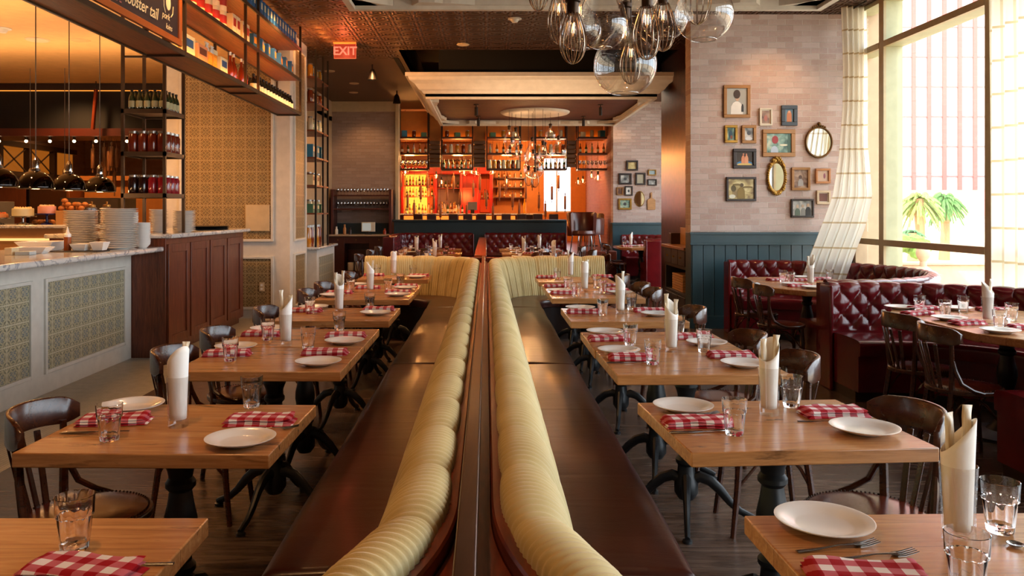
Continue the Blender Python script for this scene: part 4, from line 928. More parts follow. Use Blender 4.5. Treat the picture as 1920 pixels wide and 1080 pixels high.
# dinner plates in stacks
DP = Proto(tag(obj('dinner_plate', MB().lathe([(.0001, 0), (.085, 0), (.09, .004), (.15, .021), (.158, .024), (.160, .027), (.155, .0275), (.13, .018), (.10, .010), (.0001, .009)], 36), WHITEC, sm=50), 'x', 'plate'))
BWL = Proto(tag(obj('cereal_bowl', MB().lathe([(.0001, 0), (.045, 0), (.05, .004), (.085, .035), (.09, .05), (.086, .05), (.078, .034), (.045, .009), (.0001, .008)], 28), WHITEC, sm=50), 'x', 'bowl'))
for x, y, z, n, sc, pr, dz, lab in ((-3.445, 7.45, 1.12, 22, 1.05, DP, .0168, 'white dinner plate in the tallest front stack on the marble counter'), (-3.93, 7.7, 1.12, 21, .97, DP, .0168, 'white dinner plate in the stack behind the sauce bottle'),
                                 (-3.33, 7.70, 1.12, 13, .80, BWL, .0165, 'small white bowl in the stack right of the tallest plates'), (-3.52, 7.83, 1.12, 18, .95, BWL, .0175, 'white bowl in the stack behind the tallest plates'),
                                 (-3.30, 8.68, 1.246, 13, .74, DP, .0175, 'white plate in the stack at the foot of the metal rack'), (-3.58, 8.68, 1.246, 14, .62, DP, .0175, 'white plate in the narrow stack behind the rack post')):
    for k in range(n):
        pr.put((x + rnd.uniform(-.002, .002), y, z + k * dz), rnd.uniform(0, 3), lab, 'stack of ' + lab.split(' in ')[0] + 's', sc=(sc, sc, min(1, sc + .15)))
m = MB()
for k in range(3): m.lathe([(.0001, .016 * k), (.30, .016 * k), (.325, .016 * k + .012), (.33, .016 * k + .014), (.32, .016 * k + .0155), (.29, .016 * k + .008), (.0001, .008 + .016 * k)], 40)
tag(obj('serving_tray', m, flat('14110f', .4), loc=(-3.50, 9.75, 1.245)), 'large round black serving tray on the walnut cabinet top', 'tray')
o = thing('sauce_bottle', 'squeeze bottle of brown sauce with a white cap by the plates', 'bottle', (-3.70, 7.02, 1.128))
obj('body', MB().lathe([(.0001, 0), (.028, 0), (.03, .005), (.03, .12), (.0001, .12)], 20), flat('9a4a1a', .25), o); obj('cap', MB().lathe([(.03, .12), (.03, .145), (.015, .16), (.006, .2), (.004, .21), (.0001, .21)], 20), WHITEC, o)
tag(obj('dark_tray', MB().box(-.26, .20, -.12, .12, 0, .008), flat('1a1614', .4), bev=.003, loc=(-3.58, 7.02, 1.12)), 'flat dark tray under the sauce bottle', 'tray')
def sqbowl(x, y, z, s_, lab, h=.06, ry=1):
    m = MB(); a, b_ = s_ * .32, s_ * .5
    m.add([(-a, -a * ry, 0), (a, -a * ry, 0), (a, a * ry, 0), (-a, a * ry, 0), (-b_, -b_ * ry, h), (b_, -b_ * ry, h), (b_, b_ * ry, h), (-b_, b_ * ry, h), (-b_ * .9, -b_ * .9 * ry, h), (b_ * .9, -b_ * .9 * ry, h), (b_ * .9, b_ * .9 * ry, h), (-b_ * .9, b_ * .9 * ry, h), (-a * .9, -a * .9 * ry, .008), (a * .9, -a * .9 * ry, .008), (a * .9, a * .9 * ry, .008), (-a * .9, a * .9 * ry, .008)],
          [(3, 2, 1, 0), (0, 1, 5, 4), (1, 2, 6, 5), (2, 3, 7, 6), (3, 0, 4, 7), (4, 5, 9, 8), (5, 6, 10, 9), (6, 7, 11, 10), (7, 4, 8, 11), (8, 9, 13, 12), (9, 10, 14, 13), (10, 11, 15, 14), (11, 8, 12, 15), (12, 13, 14, 15)])
    return tag(obj('serving_dish', m, WHITEC, loc=(x, y, z), bev=.004), lab, 'dish')
sqbowl(-3.575, 7.02, 1.129, .15, 'small square white dish right of the sauce bottle'); sqbowl(-3.42, 7.03, 1.130, .13, 'small square white dish at the corner of the dark tray', .075)
sqbowl(-3.82, 6.70, 1.12, .30, 'white boat dish with upturned ends near the marble edge', .055, .5); sqbowl(-3.98, 7.14, 1.121, .34, 'large square white dish behind the boat dish', .085)
tag(obj('tomato_garnish', MB().sphere((0, 0, .02), .035, 12, sz=.6), flat('c25a1c', .4), loc=(-3.96, 7.06, 1.15)), 'orange heap of garnish in the large white dish', 'food')
for q, (px, w_, hh, c, lab) in enumerate(((22, .06, .06, 'e0c9a0', 'small cream box on the counter at the picture edge'), (48, .12, .03, 'b9c2c4', 'low steel container beside the boat dish'))):
    tag(obj('small_container', MB().box(-w_ / 2, w_ / 2, -.05, .05, 0, hh), flat(c, .4), bev=.003, loc=((px - 912) * 6.45 / F, 6.45, 1.121)), lab, 'container')

# heat lamps
def lampm():
    o = thing('heat_lamp', 'x', 'lamp', (0, 0, 0)); BN = flat('3c3a3a', .07, 1, var=0)
    obj('shade', MB().lathe([(.145, 0), (.152, .008), (.150, .02), (.145, .055), (.125, .10), (.09, .138), (.055, .155), (.04, .16), (.035, .158), (.085, .128), (.118, .095), (.138, .055), (.143, .02)], 40), BN, o, sm=60)
    obj('neck', MB().lathe([(.04, .155), (.036, .18), (.028, .185), (.028, .25), (.02, .262), (.012, .28), (.0001, .285)], 24), CHROME, o)
    obj('cord', MB().tube([(0, 0, .28), (0, 0, 1.83)], .0045, 6), flat('5a524c', .4), o); obj('ceiling_cap', MB().lathe([(.05, 1.80), (.05, 1.825), (.0001, 1.83)], 16), BLACKM, o)
    obj('bulb', MB().sphere((0, 0, .06), .045, 14), emit('ffb060', 5, 'heat_bulb'), o); return o
HL = Proto(lampm())
for y, lab in ((6.46, 'polished dome heat lamp cut off by the picture edge'), (7.0, 'polished dome heat lamp over the cream cake'), (7.56, 'polished dome heat lamp over the bread, second from the rack'), (8.16, 'polished dome heat lamp nearest the metal bottle rack')):
    HL.put((-3.97, y, 1.67), 0, lab, 'polished heat lamps over the counter'); light('POINT', (-3.97, y, 1.66), 5, WARM, .04, name='heat_lamp_light')

for y, x, lab in ((11.27, -6.47, 'left'), (11.27, -5.98, 'middle'), (11.27, -5.48, 'right')):
    HL.put((x, y, 1.80), 0, 'smaller looking dome lamp in the back row, %s of three, behind the front lamps' % lab, 'heat lamps in the back row')

# bottle rack hung between counter and ceiling
RK = flat('4a3a2c', .4, .4)
rk = thing('bottle_rack', 'tall open metal rack of bottles and jars on the counter', 'rack', (-3.45, 8.25, 1.12)); T_ = Matrix.Translation((3.45, -8.25, -1.12))
for x, y, z in ((-3.66, 8.0, 1.246), (-3.24, 8.0, 1.246), (-3.24, 8.5, 1.246), (-3.66, 8.5, 1.246)): obj('post', MB().box(x - .014, x + .014, y - .014, y + .014, z, 3.5).xf(T_), RK, rk)
for z in (2.48, 2.05, 1.63):
    obj('shelf', MB().box(-3.67, -3.23, 7.99, 8.51, z, z + .012).box(-3.674, -3.226, 7.986, 8.0, z - .02, z + .025).box(-3.674, -3.226, 8.5, 8.514, z - .02, z + .025).box(-3.24, -3.226, 8.0, 8.5, z - .02, z + .025).box(-3.674, -3.66, 8.0, 8.5, z - .02, z + .025).xf(T_), RK, rk)
obj('rail', MB().box(-3.67, -3.23, 7.99, 8.01, 3.02, 3.04).xf(T_), RK, rk)
def bottle(prof, glass, lab, cat='bottle', name='bottle', label=None, lz=(0, 0), lr=0, cap=None, capm=None, n=16):
    o = thing(name, lab, cat); obj('glass_body', MB().lathe(prof, n), glass, o, sm=50)
    if label: obj('paper_label', MB().lathe([(lr, lz[0]), (lr + .0012, lz[0]), (lr + .0012, lz[1]), (lr, lz[1])], n), label, o)
    if cap: obj('cap', MB().lathe([(cap[0], cap[1]), (cap[0], cap[2]), (.0001, cap[2])], n), capm or BLACKM, o)
    return o
GB = Proto(bottle([(.0001, 0), (.03, 0), (.032, .004), (.032, .12), (.022, .155), (.012, .175), (.012, .205), (.0001, .205)], amber_glass('12301a'), 'dark green bottle with pale label on the top rack shelf', label=flat('b7b388', .6), lz=(.035, .10), lr=.032, cap=(.014, .195, .215)))
for i in range(5):
    for j in range(5): GB.put((-3.60 + i * .078, 8.07 + j * .088, 2.4945), 0, group='green bottles on the rack')
def jar(col, lab, h=.19, r=.05, name='preserve_jar', capm=None):
    return bottle([(.0001, 0), (r * .94, 0), (r, .006), (r, h * .80), (r * .8, h * .9), (r * .8, h), (.0001, h)], amber_glass(col), lab, 'jar', name, cap=(r * .86, h * .93, h * 1.04), capm=capm or flat('a8a29a', .3, .8))
J1 = Proto(jar('6a200c', 'large jar of amber-red preserve on the middle rack shelf', .215)); J2 = Proto(jar('1f0708', 'jar of dark purple preserve on the low rack shelf', .19, .048)); J3 = Proto(jar('8a1220', 'jar of bright red pickles at the right of the low rack shelf', .19, .044))
for i in range(4):
    for j in range(4):
        J1.put((-3.59 + i * .098, 8.08 + j * .112, 2.0645), 0, group='amber jars on the rack')
        (J2 if i < 2 else J3).put((-3.59 + i * .098, 8.08 + j * .112, 1.6445), 0, group='pickle jars on the low rack shelf')

# ------------------------------------------------------------------ kitchen behind
ki = thing('display_counter', 'low kitchen display counter with a pale front and lit strip under the top', 'counter', (-6.5, 9.8, 0)); T_ = Matrix.Translation((6.5, -9.8, 0))
obj('body', MB().box(-8.6, -4.5, 9.5, 10.3, .0, 1.27).xf(T_), flat('a87a4c', .5), ki); obj('worktop', MB().box(-8.65, -4.46, 9.45, 10.35, 1.27, 1.31).xf(T_), MARB, ki, bev=.01)
obj('light_strip', MB().box(-8.6, -4.5, 9.482, 9.5, 1.12, 1.15).xf(T_), emit('ffc878', 1.2, 'counter_strip'), ki)
def cake(px, lab, top, side, stand, w_=.12, h=.085, sh=.10, name='layer_cake'):
    Y = 9.65; x = (px - 912) * Y / F; o = thing('cake_stand', 'stand under the ' + lab, 'cake stand', (x, Y, 1.31)); obj('plate', MB().lathe([(.0001, sh - .008), (w_ * 1.25, sh - .006), (w_ * 1.27, sh + .004), (.0001, sh)], 24), stand, o)
    obj('foot', MB().lathe([(.0001, 0), (.07, 0), (.065, .012), (.018, .03), (.014, sh - .02), (.03, sh - .006)], 20), stand, o)
    c = thing(name, lab, 'cake', (x, Y, 1.31 + sh + .006)); obj('sponge', MB().lathe([(.0001, 0), (w_, 0), (w_, h), (w_ * .95, h + .008), (.0001, h + .012)], 28), side, c)
    m = MB()
    for k in range(9): a = 2 * pi * k / 9; m.sphere((w_ * .7 * cos(a), w_ * .7 * sin(a), h + .014), .014, 8)
    obj('icing', m, top, c); return c
cake(43, 'cream iced cake with pale green sides on a silver stand', flat('e8c890', .5), flat('cfc8a4', .5), STEEL); cake(88, 'pink iced cake on a blue pedestal stand', flat('f0cfa0', .5), flat('cf9080', .5), flat('1a2466', .2), .10, .08, .13)
cake(-4, 'low fruit tart on a stand at the picture edge', flat('c05a20', .5), flat('b87848', .6), STEEL, .11, .04, .08, 'fruit_tart')
bx = (130 - 912) * 9.65 / F; tag(obj('wooden_riser', MB().box(-.15, .15, -.12, .12, 0, .17), flat('b8854e', .6), bev=.004, loc=(bx + .02, 9.7, 1.31)), 'pale wooden riser box under the bread rolls', 'box')
BR = Proto(tag(obj('bread_roll', MB().sphere((0, 0, .03), .038, 14, sz=.8), flat('b8702c', .6, var=.15), sm=60), 'round golden bread roll piled on the wooden riser', 'bread'))
for q in range(11): BR.put((bx - .10 + (q % 5) * .06 + (q // 5) * .02, 9.66 + (q % 2) * .05, 1.48 + (q // 5) * .045), q, group='bread rolls')
for q in range(6): BR.put((bx - .47 + (q % 3) * .08 , 9.75 + (q // 3) * .09, 1.31), q, 'golden bread roll on the worktop between the two cakes', group='loaves between the cakes')
for px in (172, 200):
    o = thing('glass_jar', 'clear jar of biscuits at the %s of the pair behind the plates' % ('left' if px == 172 else 'right'), 'jar', ((px - 912) * 9.7 / F, 9.7, 1.31), group='biscuit jars'); obj('glass_body', MB().lathe([(.0001, 0), (.07, 0), (.07, .2), (.04, .22), (.0001, .22)], 20), GLOBE, o); obj('filling', MB().lathe([(.0001, .003), (.062, .003), (.062, .17), (.0001, .18)], 16), flat('a8682c', .7, var=.3), o); obj('lid', MB().lathe([(.045, .22), (.045, .24), (.012, .25), (.015, .28), (.0001, .285)], 16), BRASS, o)
# black soffit with warm strips, globe bulbs
so = thing('kitchen_hood', 'long black kitchen hood with warm lit edges', 'hood', (-6.5, 12.8, 2.7)); T_ = Matrix.Translation((6.5, -12.8, -2.7))
obj('body', MB().box(-8.85, -4.05, 12.6, 13.4, 2.78, 3.38).xf(T_), BLK, so, sm=0); obj('upper_trim', MB().box(-8.85, -4.05, 12.58, 12.66, 3.38, 3.495).xf(T_), DARKF, so, sm=0)
obj('light_strip', MB().box(-8.85, -4.05, 12.57, 12.59, 3.372, 3.386).xf(T_), emit('ff9838', 1.0, 'hood_strip'), so)
obj('lower_trim', MB().box(-8.85, -4.05, 12.55, 13.4, 2.66, 2.78).xf(T_), flat('4a1c10', .35), so, sm=0)
bul = None
for k, px in enumerate((-2, 49, 93.5, 139, 180, 238)):
    x = (px - 912) * 12.7 / F
    if bul is None:
        bul = thing('globe_bulb', 'small glowing globe bulb in the row under the kitchen hood', 'light bulb', (x, 12.7, 2.66), group='globe bulbs under the hood'); obj('socket', MB().lathe([(.02, -.05), (.02, 0)], 12), BLACKM, bul); obj('bulb', MB().sphere((0, 0, -.07), .024, 14), emit('ffd9a0', 14, 'bulb_glow'), bul)
    else: dup(bul, (x, 12.7, 2.66))
mill = thing('copper_pipe', 'hanging copper tube below the hood edge near the rack', 'pipe', ((168 - 912) * 12.4 / F, 12.4, 2.75)); obj('tube', MB().tube([(.05, 0, 0), (.1, 0, .62)], .03, 10), flat('8a3a1c', .25, .6), mill); obj('strap', MB().tube([(.1, 0, .6), (.1, 0, .75)], .008, 6), BLACKM, mill)
# clerestory screen on the left kitchen wall
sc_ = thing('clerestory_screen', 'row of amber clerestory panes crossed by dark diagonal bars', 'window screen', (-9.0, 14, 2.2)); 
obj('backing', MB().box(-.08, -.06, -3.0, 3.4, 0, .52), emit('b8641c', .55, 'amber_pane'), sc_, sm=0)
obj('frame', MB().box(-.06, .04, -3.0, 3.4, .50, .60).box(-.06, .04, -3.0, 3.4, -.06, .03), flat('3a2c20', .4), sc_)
for k in range(7):
    y = -3.0 + k * .92; obj('post', MB().box(-.06, .05, y - .05, y + .05, 0, .5), flat('2c1c14', .4), sc_)
    if k < 6: obj('cross_bar', MB().bar((0, y + .05, .03), (0, y + .87, .5), .02).bar((0, y + .05, .5), (0, y + .87, .03), .02).lathe([(.0001, -.02), (.07, -.02), (.07, .02), (.0001, .02)], 12, (0, 0, 0)) if False else MB().bar((0, y + .05, .03), (0, y + .87, .5), .02).bar((0, y + .05, .5), (0, y + .87, .03), .02), flat('3a2c20', .4), sc_)
kw = MB(); kw.box(-8.95, -8.5, 10.4, 17.9, 0, 2.1); obj_ = thing('kitchen_cabinets', 'tall dark kitchen cabinets along the left wall', 'cabinet', (-8.9, 14, 0))
for k in range(5): obj('body', MB().box(-.15, .45, -3.5 + k * 1.4, -2.2 + k * 1.4, 0, 2.05), [DARKF, flat('8a4a1c', .5), CABW][k % 3], obj_, bev=.01)
tag(obj('pantry_wall', MB().box(-8.4, -6.2, 16.6, 16.8, 0, 2.2).box(-8.45, -6.15, 16.5, 16.6, 2.1, 2.2), AMBP, bev=.01), 'low partition with amber light in its paint at the back of the kitchen', 'partition')  # orange light on this wall is put into the paint colour
tag(obj('steel_unit', MB().box(0, 1.0, 0, .7, 0, 1.7), flat('8a7f70', .35, .4), bev=.01, loc=(-7.3, 13.6, 0)), 'tall pale steel kitchen unit behind the cakes', 'appliance')
tag(obj('steel_unit', MB().box(0, .9, 0, .7, 0, 1.62), flat('8a7f70', .35, .4), bev=.01, loc=(-8.2, 11.6, 0)), 'pale steel kitchen unit at the picture edge', 'appliance')
# hanging rolling pins (used in the kitchen and over the bar)
def pinm():
    o = thing('hanging_rolling_pin', 'x', 'rolling pin'); W_ = wood('pin_wood', '5a3418', '7c4c26', '946236', .4, grain=(20, 20, 2))
    obj('roller', MB().lathe([(.0001, -.20), (.032, -.20), (.036, -.19), (.036, .19), (.032, .20), (.0001, .20)], 12), W_, o)
    obj('handle', MB().lathe([(.0001, -.29), (.013, -.285), (.016, -.26), (.011, -.20)], 8), W_, o); obj('handle', MB().lathe([(.011, .20), (.016, .26), (.013, .285), (.0001, .29)], 8), W_, o)
    wr = obj('wire', MB().tube([(0, 0, 0), (0, 0, 1)], .003, 4), BLACKM, o); wr.location = (0, 0, .28); return o
def reach(o, zc, nm='wire'):
    for c in o.children:
        if c.name.startswith(nm): c.scale = (1, 1, (zc - o.location.z) / o.scale.z - c.location.z)
    return o
HP = Proto(pinm())
for k, (px, py) in enumerate(((174, 285), (186, 262), (200, 268), (209, 258), (181, 318), (196, 330), (204, 290), (188, 300), (212, 320))):
    x, y, z = PX(px, min(py + 12, 340), 12.75); z = min(z, 2.35); y += (k % 3) * .17; reach(HP.put((x, y, z), 0, 'pale rolling pin in the hanging cluster by the kitchen hood', 'rolling pins hanging in the kitchen', sc=(.8, .8, .8)), 2.66)

# ------------------------------------------------------------------ long overhead shelf
os_ = thing('overhead_shelf', 'long ceiling-hung wood and metal shelf above the service counter', 'shelf', (-2.65, 6.5, 2.77)); T_ = Matrix.Translation((2.65, -6.5, -2.77))
for z in (2.77, 3.22, 3.63):
    obj('shelf_board', MB().box(-2.805, -2.50, 2.0, 10.66, z, z + .022).xf(T_), SHELFW, os_, bev=.002)
    obj('edge_rail', MB().box(-2.502, -2.484, 2.0, 10.68, z - .012, z + .026).xf(T_), RK, os_); obj('edge_rail', MB().box(-2.82, -2.80, 2.0, 10.68, z - .012, z + .026).xf(T_), RK, os_)
for y in (2.2, 4.2, 6.57, 8.23, 8.69, 10.66):
    for x in (-2.495, -2.81): obj('post', MB().box(x - .013, x + .013, y - .013, y + .013, 2.76, 3.95).xf(T_), RK, os_)
    obj('cross_rail', MB().box(-2.81, -2.49, y - .012, y + .012, 2.752, 2.77).xf(T_), RK, os_)
GLOW = emit('ffa040', 30, 'shelf_led')
for z in (2.792, 3.242): obj('light_strip', MB().box(-2.522, -2.503, 6.5, 10.6, z, z + .003).xf(T_), GLOW, os_); obj('light_strip', MB().box(-2.80, -2.785, 6.5, 10.6, z, z + .003).xf(T_), GLOW, os_)
ck = thing('chalkboard', 'framed chalkboard menu hanging on the overhead shelf', 'chalkboard', (-2.47, 4.6, 2.80))
BD = flat('2a1a22', .6); CHK = flat('f4dcae', .7); ORW = flat('b05a20', .4); PINKC = flat('b86a60', .7)
obj('board', MB().box(-.004, .008, -1.5, 1.74, .05, .80), BD, ck, sm=0)
obj('frame', MB().box(-.006, .022, -1.55, 1.80, 0, .05).box(-.006, .022, 1.74, 1.80, .05, .82).box(-.006, .022, -1.55, 1.80, .80, .85), ORW, ck, bev=.004)
rt = (R(90), 0, R(90))
text('lobster tail', .125, CHK, ck, (.010, 1.08, .145), rt, shear=.25, off=.001); text('pork', .075, CHK, ck, (.010, 1.50, .175), rt, shear=.25); text('loins', .065, CHK, ck, (.010, 1.56, .10), rt, shear=.25)
m = MB()
for k in range(40): a = k * .9; m.box(.008, .0095, .55 + (k % 4) * .06, .56 + (k % 4) * .06 + .02, .08 + (k // 4) * .03, .09 + (k // 4) * .03)
obj('chalk_dots', m, PINKC, ck, sm=0)
obj('chalk_drawing', MB().prism([(1.55 + .045 * cos(t * pi / 9), .29 + .06 * sin(t * pi / 9)) for t in range(18)], .008, .0095, 'x'), CHK, ck, sm=0)
obj('chalk_arrow', MB().tube([(.010, 1.46, .30), (.010, 1.46, .24), (.010, 1.49, .20)], .004, 5).tube([(.010, 1.64, .28), (.010, 1.63, .22), (.010, 1.60, .19)], .004, 5), CHK, ck)
# groceries
def packet(lab, w_, d, h, base, acc, cat='packet', name='pasta_packet', top=None):
    """w_ along the shelf (y), d deep (x)"""
    o = thing(name, lab, cat); obj('carton', MB().box(-d / 2, d / 2, -w_ / 2, w_ / 2, 0, h), flat(base, .45), o, bev=.004)
    obj('front_label', MB().box(d / 2, d / 2 + .0015, -w_ * .36, w_ * .36, h * .45, h * .82), flat(acc, .4), o, sm=0)
    if top: obj('closure', MB().prism([(-w_ / 2, h), (w_ / 2, h), (w_ * .2, h * top), (w_ * .45, h * top * 1.1), (-w_ * .45, h * top * 1.1), (-w_ * .2, h * top)], -.006, .006, 'x'), flat('d8dcdc', .25), o, sm=0)
    return o
X1 = -2.58; Zt = [2.7925, 3.2425, 3.6525]
packet('cream pasta box with a blue seal at the left of the lowest lit shelf', .30, .08, .19, 'd9cba0', '2a5080', 'box', 'pasta_box').location = (X1, 6.78, Zt[0])
packet('salmon pink box with a dark label on the lowest lit shelf', .24, .10, .165, 'd08a60', '5a3428', 'box', 'pasta_box').location = (X1, 7.10, Zt[0])
packet('tall cream box standing at the back of the lowest shelf', .22, .07, .26, 'cdbf96', '2a5080', 'box', 'pasta_box').location = (-2.72, 7.42, Zt[0])
packet('bag of orange pasta with a gathered foil top, left one', .11, .07, .15, 'd98a20', 'e8a030', 'bag', 'pasta_bag', 1.45).location = (X1, 7.33, Zt[0])
packet('bag of orange pasta with a gathered foil top, right one', .11, .07, .15, 'd98a20', 'e8a030', 'bag', 'pasta_bag', 1.4).location = (X1, 7.46, Zt[0])
packet('upright cream and blue box behind the bags of pasta', .20, .06, .27, 'd6cca8', '24508a', 'box', 'pasta_box').location = (-2.70, 7.80, Zt[0])
packet('short cream box with blue seal next to the swing-top bottles', .20, .07, .17, 'd6cca8', '24508a', 'box', 'pasta_box').location = (X1, 7.72, Zt[0])
packet('tall narrow cream box behind the shelf post by the chalkboard', .16, .07, .30, 'c9b478', 'b89850', 'box', 'pasta_box').location = (X1, 6.48, Zt[0])
packet('low striped packet at the chalkboard end of the shelf', .14, .07, .08, 'c07a40', 'a83020', 'box', 'pasta_box').location = (-2.70, 6.42, Zt[0])
SW = Proto(bottle([(.0001, 0), (.036, 0), (.038, .004), (.038, .13), (.018, .19), (.013, .21), (.013, .25), (.0001, .25)], amber_glass('8a2c0c', em=.15), 'amber bottle with swing top between the shelf posts', cap=(.012, .25, .285), capm=WHITEC))
for y in (8.0, 8.11, 8.36, 8.47): SW.put((X1, y, Zt[0]), 0, group='swing top bottles')
OL = Proto(bottle([(.0001, 0), (.026, 0), (.027, .003), (.027, .085), (.012, .12), (.010, .135), (.0001, .135)], amber_glass('14120c'), 'small dark bottle with white label in the row at the shelf end', label=flat('e6dcc4', .5), lz=(.012, .07), lr=.027, cap=(.012, .125, .15)))
for k in range(28): OL.put((X1 + (k % 2) * -.11, 8.80 + (k // 2) * .127, Zt[0]), 0, group='small dark bottles in a row', sc=(1.4, 1.4, 1.35))
TN = thing('food_tin', 'large red and white food tin stacked on the middle shelf', 'tin'); obj('body', MB().lathe([(.0001, 0), (.076, 0), (.078, .004), (.078, .17), (.0001, .17)], 28), flat('e3c7a0', .35), TN); obj('paper_label', MB().lathe([(.078, .05), (.0795, .05), (.0795, .13), (.078, .13)], 28), flat('b82c14', .4), TN)
TN = Proto(TN)
for i in range(6):
    for j in range(2): TN.put((X1 - .025, 6.72 + i * .20, Zt[1] + j * .172), i, group='red and white food tins')
TN2 = Proto(packet('red and white flour packet beside the shelf post', .11, .08, .22, 'e2d0b0', 'b83020', name='flour_packet'))
for k in range(4): TN2.put((X1, 8.02 + k * .13 + (.06 if k > 1 else 0), Zt[1]), 0, group='flour packets')
BP = Proto(packet('bright blue and orange pasta packet on the middle shelf', .12, .06, .19, '1f5a94', 'e09028', name='pasta_packet'))
for k in range(14): BP.put((X1 - (k % 2) * .03, 8.80 + k * .135, Zt[1]), rnd.uniform(-.3, .3), group='blue pasta packets')
BB = Proto(packet('slim blue box with cream edge in the row on the top shelf', .085, .11, .20, '2060a0', 'd8cfae', name='pasta_box', cat='box'))
for k in range(17): BB.put((X1, 8.40 + k * .134, Zt[2]), 0, group='slim blue boxes on the top shelf')

# ------------------------------------------------------------------ rack and plinth past the pier
pl = thing('plinth_cabinet', 'white plinth with tile inset and marble top beyond the pier', 'cabinet', (-2.85, 12.9, 0)); T_ = Matrix.Translation((2.85, -12.9, 0))
obj('body', MB().box(-3.3, -2.60, 12.2, 13.6, 0, .88).xf(T_), WHITEP, pl, bev=.006); obj('tile_panel', MB().box(-2.602, -2.592, 12.35, 13.45, .15, .76).xf(T_), TILEB, pl); obj('worktop', MB().box(-3.35, -2.55, 12.15, 13.65, .88, .92).xf(T_), MARB, pl, bev=.01)
rk2 = thing('storage_rack', 'tall black metal rack with lit wooden shelves past the tiled pier', 'rack', (-2.8, 12.7, .92)); T_ = Matrix.Translation((2.8, -12.7, -.92))
for y in (12.2, 12.74, 13.13):
    for x in (-3.05, -2.62): obj('post', MB().box(x - .014, x + .014, y - .014, y + .014, .92, 3.95).xf(T_), BLACKM, rk2)
GLOW2 = emit('ffa040', 5, 'rack_led')
RZ = (3.52, 3.13, 2.70, 2.28, 1.85, 1.42)
for z in RZ: obj('shelf', MB().box(-3.06, -2.61, 12.19, 13.14, z, z + .025).xf(T_), SHELFW, rk2); obj('light_strip', MB().box(-3.04, -3.03, 12.2, 13.1, z + .0255, z + .03).xf(T_), GLOW2, rk2)
RJ = [Proto(jar(c, 'x', .2, .045, 'storage_jar')) for c in ('c9862a', '7a3010', 'd8c8a0')]; RB = [Proto(packet('x', .16, .12, h, c, a, 'box', 'storage_box')) for c, a, h in (('2a7a9a', 'd8c8a0', .2), ('d8c090', '8a4a20', .16), ('4a7a5a', 'e0d0a0', .14))]
SHN = ['top', 'second', 'third', 'fourth', 'fifth', 'lowest']
for zi, z in enumerate(RZ):
    for k in range(6):
        q = (zi * 7 + k * 3) % 6; y = 12.27 + k * .155; p_ = RJ[q % 3] if q < 3 else RB[q % 3]
        p_.put((-2.72 - .05 * (k % 2), y, z + .0255), 0, '%s on the %s shelf of the tall black rack' % ('storage jar' if q < 3 else 'small carton', SHN[zi]), 'goods on the tall black rack')
for k in range(5): RJ[k % 3].put((-2.78, 12.35 + k * .19, .9205), 0, 'storage jar standing on the marble plinth top under the rack', 'jars on the plinth', sc=(1.3, 1.3, 1.6))

# ------------------------------------------------------------------ hutch on the far wall
hu = thing('glass_hutch', 'red-brown wooden hutch with rows of glasses against the far brick wall', 'hutch', (-2.75, 17.6, 0)); HW = flat('4a1c14', .35, var=.12)
obj('side_panel', MB().box(-.68, -.62, -.1, .35, .95, 1.95), HW, hu, bev=.005); obj('side_panel', MB().box(.60, .66, -.1, .35, .95, 1.95), HW, hu, bev=.005)
for z in (1.80, 1.50): obj('shelf', MB().box(-.62, .60, -.08, .35, z, z + .03), HW, hu, bev=.003)
obj('back_panel', MB().box(-.62, .60, .33, .36, .95, 1.2), TEALD, hu); obj('worktop', MB().box(-.75, .72, -.25, .36, .92, .955), flat('b09880', .35), hu, bev=.004)
obj('cabinet', MB().box(-.72, -.36, -.2, .36, 0, .92).box(.18, .70, -.2, .36, 0, .92).box(-.36, .18, -.2, .36, .76, .92).box(-.36, .18, -.2, .36, 0, .16).box(-.36, .18, .3, .36, .16, .76), HW, hu, bev=.003)
for x in (-.5, -.1, .4): obj('knob', MB().sphere((x, -.215, .84), .014, 8), BRASS, hu)
GT = Proto(tag(obj('wine_glass', MB().lathe([(.0001, 0), (.03, 0), (.028, .004), (.004, .01), (.004, .06), (.03, .08), (.034, .11), (.028, .145), (.026, .145), (.032, .11), (.026, .084), (.0001, .068)], 16), STEMG, sm=60), 'x', 'glass'))
for r, z in enumerate((1.831, 1.531)):
    for k in range(16): GT.put((-3.32 + k * .0735, 17.75, z + .002), 0, 'stemmed glass in the row on the %s hutch shelf' % ('upper' if r == 0 else 'lower'), 'glasses on the hutch')
CN = thing('white_canister', 'white canister in the dark niche of the hutch', 'canister'); obj('body', MB().lathe([(.0001, 0), (.065, 0), (.07, .01), (.07, .18), (.0001, .19)], 20), WHITEC, CN); CN = Proto(CN)
for k in range(3): CN.put((-2.99 + k * .16, 17.5, .1625), 0, group='canisters in the hutch niche')
ps = thing('order_screen', 'white point of sale screen on the hutch worktop', 'screen', (-2.60, 17.5, .9575)); obj('foot', MB().lathe([(.0001, 0), (.08, 0), (.08, .01), (.02, .03), (.02, .08), (.0001, .08)], 12), BLACKM, ps); obj('screen', MB().box(-.15, .15, -.02, .02, .06, .27), flat('cfc6b4', .4), ps, bev=.006); obj('display', MB().box(-.13, .06, -.024, -.02, .08, .25), emit('c8c4b8', .5, 'screen_glow'), ps, sm=0)
for x, c, lab, h in ((-3.30, 'd8d0c4', 'white bottle on the hutch worktop', .17), (-3.12, 'b07840', 'tan wooden pepper mill on the hutch worktop', .22), (-3.0, '30201c', 'dark bottle beside the pepper mill on the hutch', .15), (-2.24, 'a03a18', 'orange tin at the right of the hutch worktop', .13)):
    tag(obj('worktop_bottle', MB().lathe([(.0001, 0), (.035, 0), (.035, h * .6), (.018, h * .75), (.022, h), (.0001, h)], 14), flat(c, .4), loc=(x, 17.5, .9575)), lab, 'bottle')
